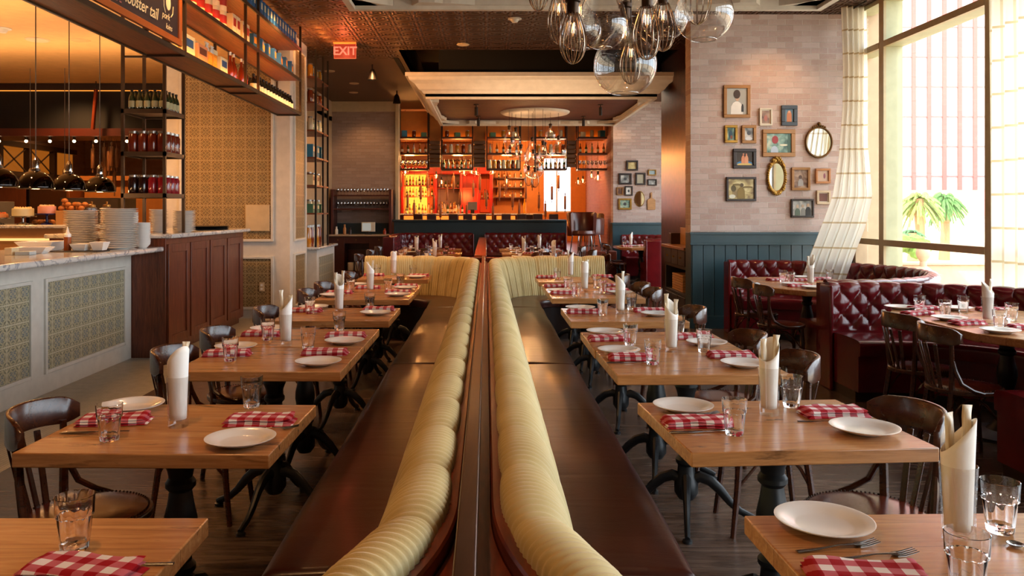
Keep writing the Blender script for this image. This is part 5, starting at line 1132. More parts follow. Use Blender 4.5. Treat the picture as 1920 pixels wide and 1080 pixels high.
# ------------------------------------------------------------------ far dining tables
def rpath(pts, r=.35):
    out = [Vector((*pts[0], 0))]
    for i in range(1, len(pts) - 1):
        p = Vector((*pts[i], 0)); a = (Vector((*pts[i - 1], 0)) - p).normalized(); b_ = (Vector((*pts[i + 1], 0)) - p).normalized()
        for k in range(9):
            t = k / 8; out.append((p + a * r) * (1 - t) ** 2 + p * 2 * t * (1 - t) + (p + b_ * r) * t * t)
    out.append(Vector((*pts[-1], 0))); return [tuple(q) for q in out]
booth('tufted oxblood booth under the dark half wall, on the kitchen side of the orange divider', rpath([(-1.98, 15.3), (-1.98, 17.5), (-.30, 17.5)], .45), -1, .02, zsc=1.13, cen=(-1.2, 17.2))
booth('tufted oxblood booth under the dark half wall, straight run toward the window side', rpath([(-.02, 17.5), (.8, 17.5), (1.72, 17.5)], .1), -1, .02, zsc=1.13, cen=(.9, 17.2))
booth('tufted oxblood corner booth below the far picture wall', upath(3.12, 16.25, 1.42, 3.0), -1, .02, zsc=1.08)
FT = {'k1': (-.98, 12.3, 'nearest', 'kitchen-side'), 'k2': (-1.0, 13.65, 'middle', 'kitchen-side'), 'k3': (-1.05, 15.0, 'rearmost', 'kitchen-side'), 'w1': (.86, 12.3, 'nearest', 'window-side'), 'w2': (.84, 13.65, 'middle', 'window-side'), 'w3': (.82, 15.0, 'rearmost', 'window-side')}
for k, (x, y, a, b_) in FT.items():
    on = 'the %s far %s table' % (a, b_)
    dtable('oak table, %s of three far ones on the %s of the divider' % (a, b_.replace('-side', ' side')), x, y, 1.15, .68, 0, group='far oak tables')
    spots = [('g', -.35, -.2), ('g', .12, -.22), ('g', .33, .15), ('n', -.12, -.2), ('n', .38, -.1), ('p', -.32, .1), ('p', .05, .12), ('g', -.05, .22)]
    for t_, dx, dy in spots:
        pr, nm, g = KIND[t_]; pr = pr or NAP[rnd.randrange(3)]
        pr.put((x + dx + rnd.uniform(-.05, .05), y + dy, Z0), rnd.uniform(-.3, .3), '%s on %s' % (nm, on), nm + 's on the far tables')
    holder(x + (.18 if k[1] != '2' else -.2), y, Z0, 'on ' + on, hk); hk += 1
    for sx in (-1, 1):
        if (k, sx) in (('w3', -1), ('w2', -1), ('w1', -1), ('k1', 1), ('k2', 1), ('k3', 1)): continue
        chair(x + sx * .82, y, 0 if sx < 0 else 180, 'dark bentwood chair at ' + on, 'far chairs')
    chair(x - .1 * (1 if k[0] == 'k' else -1), y - .60, 90, 'dark bentwood chair tucked in front of ' + on, 'far chairs')
otable('octagonal oak table in the corner booth below the far picture wall', 3.15, 16.2, .5, .7)
for t_, dx, dy in (('g', -.3, .2), ('g', .1, -.3), ('n', -.3, -.1), ('n', .1, .3), ('p', -.1, .05)):
    pr, nm, g = KIND[t_]; pr = pr or NAP[1]; pr.put((3.15 + dx, 16.2 + dy, Z0), .2, nm + ' on the table of the far corner booth', nm + 's on the far tables')
holder(3.0, 16.5, Z0, 'on the far corner booth table', 1)
chair(2.62, 16.5, 5, 'dark bentwood chair at the far corner booth, rear one', 'far corner chairs'); chair(2.56, 15.75, -5, 'dark bentwood chair at the far corner booth, nearer one', 'far corner chairs')

# ------------------------------------------------------------------ bar lounge chairs on the platform
def lounge(x, y, rz, lab, mat, h=.8):
    o = thing('lounge_chair', lab, 'chair', (x, y, .60), R(rz), 'lounge chairs on the raised bar floor')
    obj('backrest', sweepn(MB(), arc(0, 0, .30, 160, 380, 20), [(0, .35), (-.02, h - .03), (.02, h), (.05, h - .03), (.06, .38)], .03, 1), mat, o, sm=60)
    obj('seat', MB().lathe([(.0001, .36), (.26, .36), (.28, .40), (.26, .46), (.0001, .47)], 24), mat, o)
    for a in (45, 135, 225, 315): obj('leg', MB().tube([(.2 * cos(R(a)), .2 * sin(R(a)), .36), (.25 * cos(R(a)), .25 * sin(R(a)), 0)], .013, 8), CHROME, o)
BRC = flat('5a2414', .3, coat=.2)
lounge(2.0, 16.7, 200, 'dark red-brown lounge chair on the step beside the half wall', BRC, .85); lounge(2.45, 18.7, 150, 'cream backed lounge chair on the raised bar floor', flat('a89878', .5), .82); lounge(2.32, 17.75, 120, 'brown leather lounge chair at the front of the raised floor', BRC, .72)
st = thing('high_table', 'small high table with a white top by the red brick pier', 'table', (2.6, 19.7, .6)); obj('top', MB().box(-.2, .2, -.3, .3, .62, .66), WHITEP, st, bev=.004); obj('leg', MB().tube([(0, 0, 0), (0, 0, .62)], .03, 10).lathe([(.0001, 0), (.16, 0), (.16, .02), (.0001, .03)], 20), IRON, st)

# ------------------------------------------------------------------ bar
def BX(px, Y=19.0): return (px - 912) * Y / F
def BZ(py, Y=19.0): return H + (395 - py) * Y / F
br = thing('bar_counter', 'long bar with a pale stone top and glowing orange front panels', 'bar', (-.6, 20.8, .6)); T_ = Matrix.Translation((.6, -20.8, -.6))
obj('body', MB().box(-3.0, 1.45, 20.5, 21.1, .6, 1.37).xf(T_), HW, br, sm=0); obj('worktop', MB().box(-3.05, 1.5, 20.4, 21.15, 1.37, 1.41).xf(T_), MARB, br, bev=.006)
OG = emit('ff7a28', 1.6, 'bar_front_glow')
for a, b_ in ((757, 778), (789, 800), (818, 841), (860, 873), (881, 892), (905, 925), (931, 943), (954, 966)): obj('lit_panel', MB().box(BX(a, 20.45), BX(b_, 20.45), 20.47, 20.5, 1.22, 1.345).xf(T_), OG, br, sm=0)
SB = thing('bar_stool', 'dark leather bar stool back showing above the half wall', 'stool', group='bar stools'); obj('backrest', MB().box(-.16, .16, -.03, .03, .62, .80), flat('3a1810', .35), SB, bev=.02); obj('seat', MB().lathe([(.0001, .5), (.17, .5), (.19, .54), (.17, .58), (.0001, .59)], 20, (0, .18, 0)), flat('3a1810', .35), SB)
for dx in (-.13, .13):
    for dy in (.03, .33): obj('leg', MB().tube([(dx, dy, .5), (dx * 1.2, dy, 0)], .012, 6), BLACKM, SB)
SB = Proto(SB)
for k, px in enumerate((784, 809, 850, 877, 903, 949, 978, 1008, 1038)): SB.put((BX(px, 19.6), 19.6, .60), rnd.uniform(-.1, .1), sc=(.72, .9, 1))
# back bar
bb = thing('back_bar', 'red framed back bar with lit yellow and orange shelving', 'cabinet', (-1.3, 22.6, .6)); T_ = Matrix.Translation((1.3, -22.6, -.6)); YB = 22.3
def bbx(n, x0, x1, y0, y1, z0, z1, m, **k): return obj(n, MB().box(BX(x0, YB), BX(x1, YB), y0, y1, BZ(z1, YB), BZ(z0, YB)).xf(T_), m, bb, **k)
for a, b_ in ((752, 757), (813, 819), (862, 867), (895, 900), (918, 924)): bbx('post', a, b_, 22.25, 22.9, 316, 420, REDP, bev=.01)
bbx('header', 752, 924, 22.2, 22.9, 312, 326, REDP, bev=.01); bbx('header', 752, 924, 22.2, 22.9, 270, 300, flat('6a3a20', .5)); bbx('cabinet', 752, 924, 22.2, 22.9, 402, 440, HW)
bbx('lit_back', 757, 798, 22.88, 22.9, 326, 402, emit('ffb83a', 1.5, 'yellow_backlight'), sm=0); bbx('lit_back', 798, 813, 22.88, 22.9, 326, 402, emit('f04a10', .9, 'orange_backlight'), sm=0)
bbx('back_panel', 819, 862, 22.88, 22.9, 326, 402, flat('9a8884', .5), sm=0); bbx('back_panel', 867, 895, 22.7, 22.9, 326, 402, flat('c01a12', .35), sm=0); bbx('lit_back', 900, 918, 22.88, 22.9, 334, 398, emit('e8380e', .8, 'orange_backlight2'), sm=0)
for (a, b_, z) in ((757, 813, 347), (757, 813, 368), (819, 862, 352), (900, 918, 372), (867, 895, 352)): bbx('shelf', a, b_, 22.4, 22.9, z, z + 1.6, flat('8a2a14', .4))
GLS = amber_glass
BTL = [Proto(bottle([(.0001, 0), (.034, 0), (.036, .004), (.036, .17), (.014, .22), (.012, .29), (.0001, .29)], GLS(c, em=e_), 'x', cap=(.014, .27, .31), capm=flat(cc, .4), n=12, label=flat(lc, .5), lz=(.05, .13), lr=.036)) for c, cc, lc, e_ in (('7a3a10', '201410', 'd8c8a0', .1), ('2a4a1c', 'a02018', 'e0d8c0', .05), ('b8b4a4', '302820', 'c8a860', .1), ('a05a18', 'c8a040', 'efe4c8', .2))]
def brow(x0, x1, n, y, z, where_, grp, sc=1):
    for k in range(n):
        p_ = BTL[(k * 7 + n) % 4]; s_ = sc * (.85 + .3 * ((k * 37) % 10) / 10); p_.put((x0 + (x1 - x0) * (k + .5) / n, y + .06 * (k % 2), z + .002), 0, '%s liquor bottle %s' % (['amber', 'green', 'clear', 'golden'][(k * 7 + n) % 4], where_), grp, sc=(s_, s_, s_))
brow(BX(758, YB), BX(812, YB), 9, 22.55, BZ(347, YB) + .001, 'on the upper lit shelf of the back bar', 'back bar bottles, upper', .8)
brow(BX(758, YB), BX(812, YB), 9, 22.55, BZ(368, YB) + .001, 'on the lower lit shelf of the back bar', 'back bar bottles, lower', .78)
brow(BX(758, YB), BX(812, YB), 9, 22.45, BZ(402, YB) + .001, 'on the back bar top before the yellow light', 'back bar bottles, top left', .9)
brow(BX(820, YB), BX(861, YB), 7, 22.55, BZ(352, YB) + .001, 'on the shelf above the grey back panel', 'back bar bottles, middle', .8)
brow(BX(820, YB), BX(864, YB), 8, 22.4, BZ(402, YB) + .003, 'in the crowd before the grey back panel', 'back bar bottles, crowd', 1.05)
brow(BX(901, YB), BX(917, YB), 3, 22.6, BZ(372, YB) + .001, 'on the short shelf of the orange niche', 'niche bottles', .8)
brow(BX(822, 20.8), BX(870, 20.8), 7, 20.9, 1.411, 'standing on the bar counter', 'bar counter bottles', .9)
pz = thing('register_screen', 'grey tilted register screen on the bar', 'screen', (BX(886, 20.8), 20.75, 1.41)); obj('stand', MB().box(-.05, .05, -.05, .05, 0, .1), BLACKM, pz); obj('screen', MB().box(-.12, .12, -.02, .02, .08, .30), flat('5a6068', .3), pz, bev=.006)
# wall shelves right of the back bar
for k, py in enumerate((333, 351, 370)):
    o = thing('wall_shelf', '%s small wooden shelf on the amber bar wall' % ['top', 'middle', 'bottom'][k], 'shelf', (BX(956, 22.8), 22.85, BZ(py, 22.8))); obj('board', MB().box(-.45, .45, -.15, .13, -.03, 0), HW, o, bev=.004)
    for x in (-.38, .38): obj('bracket', MB().prism([(-.13, -.03), (.12, -.03), (.12, -.22), (.08, -.22)], x - .012, x + .012, 'x'), HW, o)
    brow(BX(956, 22.8) - .4, BX(956, 22.8) + .4, 5, 22.78, BZ(py, 22.8) + .001, 'on the %s small wall shelf' % ['top', 'middle', 'bottom'][k], 'wall shelf bottles %d' % k, .6)
tag(obj('yellow_bottle', MB().lathe([(.0001, 0), (.04, 0), (.04, .25), (.015, .32), (.015, .42), (.0001, .42)], 14), GLS('c89018'), loc=(BX(984, 20.8), 20.8, 1.411)), 'tall yellow bottle alone at the end of the bar', 'bottle')
# hanging bar racks at Y 19
RKX = [(748, 803), (828, 886), (913, 975), (1004, 1062), (1083, 1138)]; RKN = ['leftmost', 'second', 'middle', 'fourth', 'rightmost']
RKN = ['next to the brick wall', 'over the red back bar', 'over the middle of the bar', 'behind the glass chandelier', 'beside the red brick pier']
INT = emit('ff9a30', 10, 'rack_glow')
for q, (a, b_) in enumerate(RKX):
    x0, x1 = BX(a), BX(b_); cx = (x0 + x1) / 2; hw = (x1 - x0) / 2; o = thing('hanging_bar_rack', 'ceiling-hung metal rack of glassware ' + RKN[q], 'rack', (cx, 19.1, BZ(316)))
    z0 = BZ(316); zz = [0, BZ(287) - z0, BZ(257) - z0]
    for x in (-hw, hw):
        for y in (-.18, .18): obj('post', MB().box(x - .013, x + .013, y - .013, y + .013, -.03, 3.95 - z0), BLACKM, o)
    for j, z in enumerate(zz):
        obj('shelf', MB().box(-hw, hw, -.19, .19, z - .045, z), HW, o, bev=.004); obj('light_strip', MB().box(-hw + .03, hw - .03, .16, .175, z + .0, z + .012), INT, o)
    where_ = 'on the rack ' + RKN[q]
    for j, z in enumerate(zz):
        n = 7 if j == 0 else (5 if j == 1 else 3)
        for k in range(n):
            x = cx - hw + (2 * hw) * (k + .5) / n; zt = z0 + z + .001
            if j == 0 and q in (0, 4): 
                GT.put((x, 19.02, zt), 0, 'glowing stemmed glass in the bottom row ' + where_, 'glasses in bar racks', sc=(1.4, 1.4, 1.3))
            elif j == 2:
                (RJ if (k + q) % 2 else RB)[(k + q) % 3].put((x, 19.08, zt), .2, '%s on the upper shelf %s' % ('jar' if (k + q) % 2 else 'box', where_.replace('on the rack', 'of the rack')), 'upper goods in bar racks', sc=(1.1, 1.1, .8))
            else:
                p_ = BTL[(k + q) % 4] if (q + j) % 2 else RJ[(k + q) % 3]; p_.put((x, 19.05, zt), 0, '%s on the %s shelf %s' % ('bottle' if (q + j) % 2 else 'jar', ['bottom', 'middle', 'upper'][j], where_.replace('on the rack', 'of the rack')), 'goods in bar racks', sc=(.9, .9, .75) if (q + j) % 2 else (1.1, 1.1, 1))
for a, b_, lab in ((804, 826, 'first'), (887, 911, 'second'), (1063, 1081, 'third')):
    o = thing('slatted_panel', '%s brown slatted panel hanging between the bar racks' % {'first': 'leftmost', 'second': 'middle', 'third': 'rightmost'}[lab], 'panel', ((BX(a) + BX(b_)) / 2, 19.1, BZ(313))); hw = (BX(b_) - BX(a)) / 2 - .01
    obj('slats', (lambda m: [m.box(-hw, hw, -.09, .09, k * .108, k * .108 + .085) for k in range(6)] and m)(MB()), flat('6a4a30', .5), o, bev=.008); obj('backing', MB().box(-hw, hw, .09, .10, 0, 1.45), flat('b06a28', .5), o)
tag(obj('amber_header', MB().box(-2.2, 2.85, 19.34, 19.38, BZ(262), 3.9), flat('c8803a', .5)), 'amber header panel behind the top of the bar racks', 'panel')
# pins hanging over the bar
for k in range(26):
    px = 752 + k * 12.3; py = [338, 372, 392, 355][k % 4] + (k * 5) % 9; x, y, z = PX(px, py, 19.9)
    if px > 1062: break
    reach(HP.put((x, y, z), 0, 'dark rolling pin hanging on a wire above the bar', 'rolling pins hanging above the bar', sc=(.85, .85, .85)), 3.95)
# filament globes in the bar
GLB = None
def bulb_pendant():
    o = thing('filament_pendant', 'x', 'pendant lamp'); obj('glass', MB().lathe([(.02, .09), (.035, .06), (.075, .0), (.065, -.05), (.03, -.08), (.0001, -.085)][::-1], 18), GLOBE, o, sm=60)
    obj('socket', MB().lathe([(.0001, .07), (.022, .07), (.022, .14), (.0001, .15)], 12), BLACKM, o); obj('filament', MB().tube([(0, 0, .05), (0, 0, -.03)], .012, 6), emit('ffc070', 28, 'filament_small'), o); wr = obj('cord', MB().tube([(0, 0, 0), (0, 0, 1)], .004, 4), BLACKM, o); wr.location = (0, 0, .14); return o
FP = Proto(bulb_pendant())
for k, (px, py) in enumerate(((760, 322), (818, 331), (828, 342), (862, 320), (870, 324), (884, 322), (893, 325), (924, 322), (950, 340), (1084, 342), (1093, 340), (1109, 330), (1121, 334))):
    x, y, z = PX(px, py, 19.5 + .22 * (k % 2)); reach(FP.put((x, y, z), 0, 'small glowing filament pendant over the bar', 'filament pendants over the bar', sc=(1.25, 1.25, 1.25) if px in (760, 924, 1121) else (.9, .9, .9)), 3.95, 'cord')
for x in (-1.9, -.7, .5, 1.7): light('POINT', (x, 19.6, 2.75), 60, AMB, .12, name='bar_rack_light')
for x, p in ((-1.9, 40), (-.6, 36)): light('POINT', (x, 22.0, 1.9), p, (1, .3, .06), .1, name='back_bar_light')
light('POINT', (1.0, 21.6, 2.6), 90, WARM, .1, name='bar_wall_light')

# ------------------------------------------------------------------ sideboard beside the brick wall end
sd = thing('sideboard', 'dark painted sideboard with drawers and an open shelf by the copper wall', 'sideboard', (2.76, 10.9, 0)); T_ = Matrix.Translation((-2.76, -10.9, 0)); DK = flat('29282a', .4)
obj('worktop', MB().box(2.55, 2.94, 10.27, 11.60, .96, 1.0).xf(T_), wood('sideboard_top', '7a4a2a', '94603a', 'a8744a', .35), sd, bev=.004)
obj('carcass', MB().box(2.60, 2.94, 10.30, 11.56, .0, .06).box(2.60, 2.94, 10.30, 11.56, .34, .38).box(2.60, 2.94, 10.30, 10.36, .06, .96).box(2.60, 2.94, 11.5, 11.56, .06, .96).box(2.92, 2.94, 10.30, 11.56, .06, .96).box(2.6, 2.94, 10.3, 11.56, .70, .74).xf(T_), DK, sd, bev=.003)
for k in range(3):
    y0 = 10.37 + k * .378; d = obj('drawer', MB().box(2.585, 2.9, y0, y0 + .36, .745, .95).xf(T_), DK, sd, bev=.004); obj('knob', MB().sphere((2.57, y0 + .18, .85), .014, 8).xf(T_), BRASS, d)
    obj('door', MB().box(2.585, 2.61, y0, y0 + .36, .065, .335).xf(T_), DK, sd, bev=.004)
for k in range(7): tag(obj('wooden_tray', MB().box(-.14, .14, -.30, .30, 0, .028), wood('tray_wood', '9a6a3a', 'b8844e', 'cc9c68', .45) if k == 0 else bpy.data.materials['tray_wood'], bev=.004, loc=(2.77, 10.95, .381 + k * .033)), 'pale wooden tray stacked on the open sideboard shelf', 'tray', 'stack of wooden trays')
tag(obj('standing_board', MB().box(-.02, .02, -.2, .2, 0, .24), bpy.data.materials['tray_wood'], bev=.004, loc=(2.80, 11.2, 1.0)), 'pale wooden board standing on the sideboard', 'board')
o = thing('framed_notice', 'framed notice leaning on the sideboard by the brick wall end', 'picture frame', (2.86, 10.55, 1.0)); obj('frame', MB().box(-.015, .015, -.16, .16, 0, .36), DARKF, o, bev=.004); obj('print', MB().box(-.018, -.014, -.13, .13, .03, .33), flat('b08050', .6), o, sm=0)
tag(obj('napkin_caddy', MB().box(-.07, .07, -.07, .07, 0, .16), flat('3a2216', .4), bev=.006, loc=(2.72, 11.48, 1.0)), 'small dark caddy at the far end of the sideboard', 'box')
# ------------------------------------------------------------------ pictures and mirrors
def frame(px0, py0, px1, py1, Yw, lab, fm, pm, mat_w=0, figs=(), th=.03, fw=.13, name='framed_photo'):
    a = PX(px0, py1, Yw); b_ = PX(px1, py0, Yw); w2 = (b_[0] - a[0]) / 2; h2 = (b_[2] - a[2]) / 2
    o = thing(name, lab, 'picture frame', ((a[0] + b_[0]) / 2, Yw, (a[2] + b_[2]) / 2)); f = min(w2, h2) * 2 * fw; m = MB()
    for (x0, x1, z0, z1) in ((-w2, w2, h2 - f, h2), (-w2, w2, -h2, -h2 + f), (-w2, -w2 + f, -h2 + f, h2 - f), (w2 - f, w2, -h2 + f, h2 - f)):
        m.box(x0, x1, -th, -.002, z0, z1)
    obj('frame', m, fm, o, bev=.004)
    iw, ih = w2 - f, h2 - f
    if mat_w: obj('mount', MB().box(-iw, iw, -.010, -.002, -ih, ih), flat('e0d4c0', .6), o, sm=0); iw -= mat_w; ih -= mat_w
    p = obj('photo', MB().box(-iw, iw, -.013, -.002, -ih, ih), pm, o, sm=0)
    for k, (kind, cx, cz, sx, sz, col) in enumerate(figs):
        n = 18; pts = [(cx * iw + sx * iw * cos(2 * pi * i / n), cz * ih + sz * ih * sin(2 * pi * i / n)) for i in range(n)]
        if kind == 'b': pts = [(cx * iw + sx * iw * x, cz * ih + sz * ih * z) for x, z in ((-1, -1), (1, -1), (.95, .3), (.6, .8), (.2, 1), (-.2, 1), (-.6, .8), (-.95, .3))]
        pts = [(min(iw * .98, max(-iw * .98, x)), min(ih * .98, max(-ih * .98, z))) for x, z in pts]
        obj('figure', MB().prism(pts, -.0145 - k * .0008, -.012, 'y'), flat(col, .5), p, sm=0)
    return o
P1 = photom('old_photo_sepia', '7a6038', 'b09a60', 'd8c890'); P2 = photom('old_photo_grey', '6a6a68', '9a9a96', 'c8c6c0'); P3 = photom('old_photo_warm', '5a3a2c', '8a6a54', 'b89a80'); P4 = photom('old_photo_green', '3a5a4a', '7a9a88', 'b8c0a8')
YW = 9.998
frame(1356, 160, 1406, 221, YW, 'large gilt wood frame with a portrait of a person in a white top', GOLDW, flat('a9aaa4', .5), 0, (('b', 0, -.55, .6, .55, 'e6e4de'), ('e', .05, .30, .22, .28, 'c8a890'), ('e', .0, .55, .34, .34, '3a2418'), ('b', .55, -.5, .12, .3, '2a2826')), fw=.12)
frame(1423, 203, 1447, 236, YW, 'small cream frame with a pink mounted photo', flat('d8cdb8', .5), P3, .012, (('e', 0, -.2, .45, .5, 'b06a5a'),))
frame(1464, 198, 1494, 236, YW, 'charcoal frame with a narrow orange figure photo', CHAR, flat('5a7a8a', .5), 0, (('b', 0, -.1, .6, .9, 'c87a48'), ('e', 0, .6, .3, .2, 'd8a078')), fw=.24)
frame(1358, 235, 1382, 268, YW, 'small gold frame with a blue-green photo', GOLD, P4, 0, (('e', -.1, 0, .5, .6, '2a4a5a'), ('e', .1, -.5, .3, .3, '8a4a2a')), fw=.2)
frame(1390, 235, 1417, 269, YW, 'small brown frame with a grey winter photo', GOLDW, P2, 0, (('e', 0, .2, .45, .35, '4a4a50'), ('e', 0, -.7, .8, .3, 'dcdcdc')), fw=.2)
frame(1429, 243, 1490, 294, YW, 'wide gilt frame with a red capped figure and a plate', GOLDW, P4, 0, (('b', -.35, -.75, .3, .45, 'b8c4d0'), ('e', -.3, .35, .26, .42, 'a02a2a'), ('e', .4, -.2, .32, .1, 'f0e8c8'), ('b', .85, 0, .12, 1, '4a6a5a')), fw=.15)
frame(1374, 279, 1417, 316, YW, 'dark frame with two pale figures on a blue and yellow ground', DARKF, flat('3a2a18', .5), 0, (('b', 0, -.7, .95, .35, '3a80b0'), ('b', 0, -.85, .9, .2, 'e0c070'), ('b', -.18, -.1, .22, .6, 'd88a60'), ('b', .22, -.1, .22, .6, 'e09a70'), ('e', -.15, .65, .1, .16, 'c88060'), ('e', .2, .6, .1, .16, 'c88060')), fw=.16)
frame(1361, 332, 1417, 377, YW, 'long dark frame with a sepia photo of people with raised arms', DARKF, P1, 0, (('e', -.6, .05, .2, .32, '5a4a20'), ('b', .0, -.4, .3, .6, '8a7030'), ('e', .05, .4, .14, .2, '5a4420'), ('b', .5, .2, .4, .1, '7a6430'), ('b', -.35, .45, .3, .1, '7a6430'), ('e', -.7, -.75, .25, .2, 'e0dcc8')), fw=.09)
frame(1483, 314, 1518, 357, YW, 'bronze frame with a soft photo of a seated figure', GOLDW, P3, 0, (('e', -.05, .2, .25, .22, '5a4034'), ('b', 0, -.4, .4, .4, 'a8a09a')), fw=.14)
frame(1528, 316, 1556, 344, YW, 'pale wood frame half covered by the curtain, upper one', flat('b87a48', .4), flat('c8a890', .5), 0, (('e', .3, 0, .2, .5, '8a4a5a'),), fw=.14)
frame(1530, 357, 1556, 383, YW, 'cream frame half covered by the curtain, lower one', flat('c8b090', .4), flat('6a3a2a', .5), .01, (), fw=.16)
frame(1482, 373, 1525, 408, YW, 'dark frame with a group photo beside the curtain foot', DARKF, P2, 0, (('b', -.5, -.5, .28, .5, '5a6a5a'), ('e', -.5, .25, .15, .25, 'c8b098'), ('b', .1, -.45, .25, .5, '8a8a84'), ('e', .05, .3, .14, .22, 'b8a088'), ('b', .6, -.4, .28, .6, '2a2826'), ('e', .6, .4, .15, .24, 'b89a80')), fw=.1)
YF = 17.998
for q, (a, b_, c, d, fm, pm, lab) in enumerate(((1174, 301, 1196, 320, DARKF, P1, 'topmost dark frame on the far brick wall'), (1160, 325, 1184, 346, DARKF, P2, 'wide dark frame with a grey photo on the far brick wall'), (1191, 324, 1210, 347, DARKF, flat('b0a890', .5), 'upright dark frame with a plain pale print on the far wall'),
     (1215, 318, 1230, 329, GOLD, flat('9ab0b8', .5), 'tiny gold frame with a blue print on the far wall'), (1214, 336, 1231, 348, DARKF, P2, 'small dark frame below the tiny gold one on the far wall'), (1156, 351, 1168, 366, GOLDW, P3, 'thin brown frame with a pink photo on the far wall'),
     (1171, 349, 1186, 367, DARKF, flat('e0ddd6', .5), 'thick black frame with a white mount on the far wall'), (1159, 372, 1184, 393, GOLD, P4, 'gold frame lowest on the far brick wall'))):
    frame(a, b_, c, d, YF, lab, fm, pm, 0, (('e', 0, 0, .35, .4, '3a3a3a'),) if q in (1, 6, 7) else (), fw=.16, th=.04)
def omirror(px, py, rx, ry, Yw, lab, orn, fm=GOLD, rim=.12):
    x, _, z = PX(px, py, Yw); k = Yw / F; rx *= k; ry *= k
    o = thing('wall_mirror', lab, 'mirror', (x, Yw, z)); n = 48
    obj('glass', MB().prism([(rx * (1 - rim) * cos(2 * pi * i / n), ry * (1 - rim) * sin(2 * pi * i / n)) for i in range(n)], -.014, -.004, 'y'), MIRR, o, sm=0)
    pts = [(rx * (1 - rim / 2) * cos(2 * pi * i / n), -.014, ry * (1 - rim / 2) * sin(2 * pi * i / n)) for i in range(n)]
    m = MB().tube(pts, .014 if orn else rx * rim * .62, 8, closed=True); m.tube([(p[0] * (1 - rim * .45), -.018, p[2] * (1 - rim * .45)) for p in pts], .005, 6, closed=True)
    obj('frame', m, fm, o, sm=60)
    if orn:
        m = MB(); r2 = random.Random(4)
        for i in range(44):
            a = 2 * pi * i / 44; am = .006 + .014 * abs(sin(a * 6)) * (1.5 if abs(cos(a)) < .8 else .6); m.sphere(((rx + am * .2) * cos(a), -.02, (ry + am * .2) * sin(a)), .010 + am * .6, 8, sz=1)
        for i in range(9): a = R(60 + 7.5 * i); m.sphere((rx * 1.1 * cos(a) * (1 - .02 * i % 2), -.025, ry * (1.08 + .07 * (i % 3)) * sin(a)), .022, 8)
        for i in range(5): a = R(250 + 10 * i); m.sphere((rx * 1.05 * cos(a), -.025, ry * 1.08 * sin(a)), .018, 8)
        m.tube([(-.04, -.02, ry * 1.08), (-.02, -.025, ry * 1.2), (0, -.025, ry * 1.22), (.02, -.025, ry * 1.2), (.04, -.02, ry * 1.08)], .012, 6)
        obj('ornament', m, fm, o, sm=60)
    elif rim > .1:
        m = MB()
        for i in range(7): a = R(66 + 8 * i); m.sphere((rx * 1.03 * cos(a), -.02, ry * 1.03 * sin(a) + (.02 if i == 3 else 0)), .016 + (.012 if i == 3 else 0), 8)
        obj('crest', m, fm, o, sm=60)
omirror(1534.5, 267, 26, 30, YW, 'round mirror in a carved bronze frame beside the curtain', False, flat('6a4a24', .35, .6)); omirror(1455.5, 332, 16.5, 30, YW, 'small oval mirror in an ornate gilt frame', True, rim=.14)
omirror(1199.5, 373, 9, 15, YF, 'small oval mirror with a thin frame on the far brick wall', False, GOLD, .09)
x, _, z = PX(1221, 380, YF); tag(obj('cutting_board', MB().prism([(-.085, -.16), (.085, -.16), (.09, -.12), (.09, .06), (.05, .09), (.02, .10), (.016, .18), (.022, .22), (0, .24), (-.022, .22), (-.016, .18), (-.02, .10), (-.05, .09), (-.09, .06), (-.09, -.12)], -.03, -.004, 'y'), bpy.data.materials['tray_wood'], bev=.004, loc=(x, YF, z)), 'wooden cutting board hung as decoration on the far wall', 'cutting board')

# ------------------------------------------------------------------ curtains
def curtain(lab, fn, W_, Hh, nu=90, nv=50):
    m = MB().grid(fn, nu, nv); o = obj('curtain', m, PLAID, sm=80); uv = o.data.uv_layers.new(name='UVMap')
    for lp in o.data.loops:
        i, j = divmod(lp.vertex_index, nv + 1); uv.data[lp.index].uv = (i / nu * W_, j / nv * Hh)
    return tag(o, lab, 'curtain')
LE = [(3.96, 4.30, 4.60), (3.2, 4.29, 4.56), (2.7, 4.26, 4.53), (2.1, 4.18, 4.50), (1.65, 4.08, 4.47), (1.3, 3.93, 4.34), (1.0, 3.80, 4.18), (.60, 3.64, 3.98)]
def cf(u, v):
    z = 3.95 - v * 3.35; k = 0
    while k < len(LE) - 2 and LE[k + 1][0] > z: k += 1
    t = (LE[k][0] - z) / (LE[k][0] - LE[k + 1][0]); xl = LE[k][1] + (LE[k + 1][1] - LE[k][1]) * t; xr = LE[k][2] + (LE[k + 1][2] - LE[k][2]) * t
    am = .045 * (1 - .55 * v); ph = u * 2 * pi * 4.5 + .6 * sin(v * 3)
    return (xl + (xr - xl) * u + .012 * sin(ph * 2), 9.62 - .36 * v - .36 * u * max(0, (v - .5) / .5) + am * sin(ph) , z)
curtain('sheer cream plaid curtain swept aside over the rear booth', cf, 1.35, 3.35)
def cg(u, v):
    z = 3.94 - v * 3.86; ph = u * 2 * pi * 5 + .5 * sin(v * 2); return (4.44 + .05 * sin(ph), 7.02 - .85 * u + .012 * cos(ph), z)
curtain('sheer plaid curtain hanging straight between the two booths', cg, 1.5, 3.86)
for y0, y1 in ((9.3, 9.9), (6.05, 7.15)): tag(obj('curtain_rail', MB().tube([(4.44, y0, 3.93), (4.44, y1, 3.93)], .012, 8), BLACKM), 'thin dark curtain rail %s at the ceiling' % ('over the rear booth' if y0 > 9 else 'between the booths'), 'curtain rail')

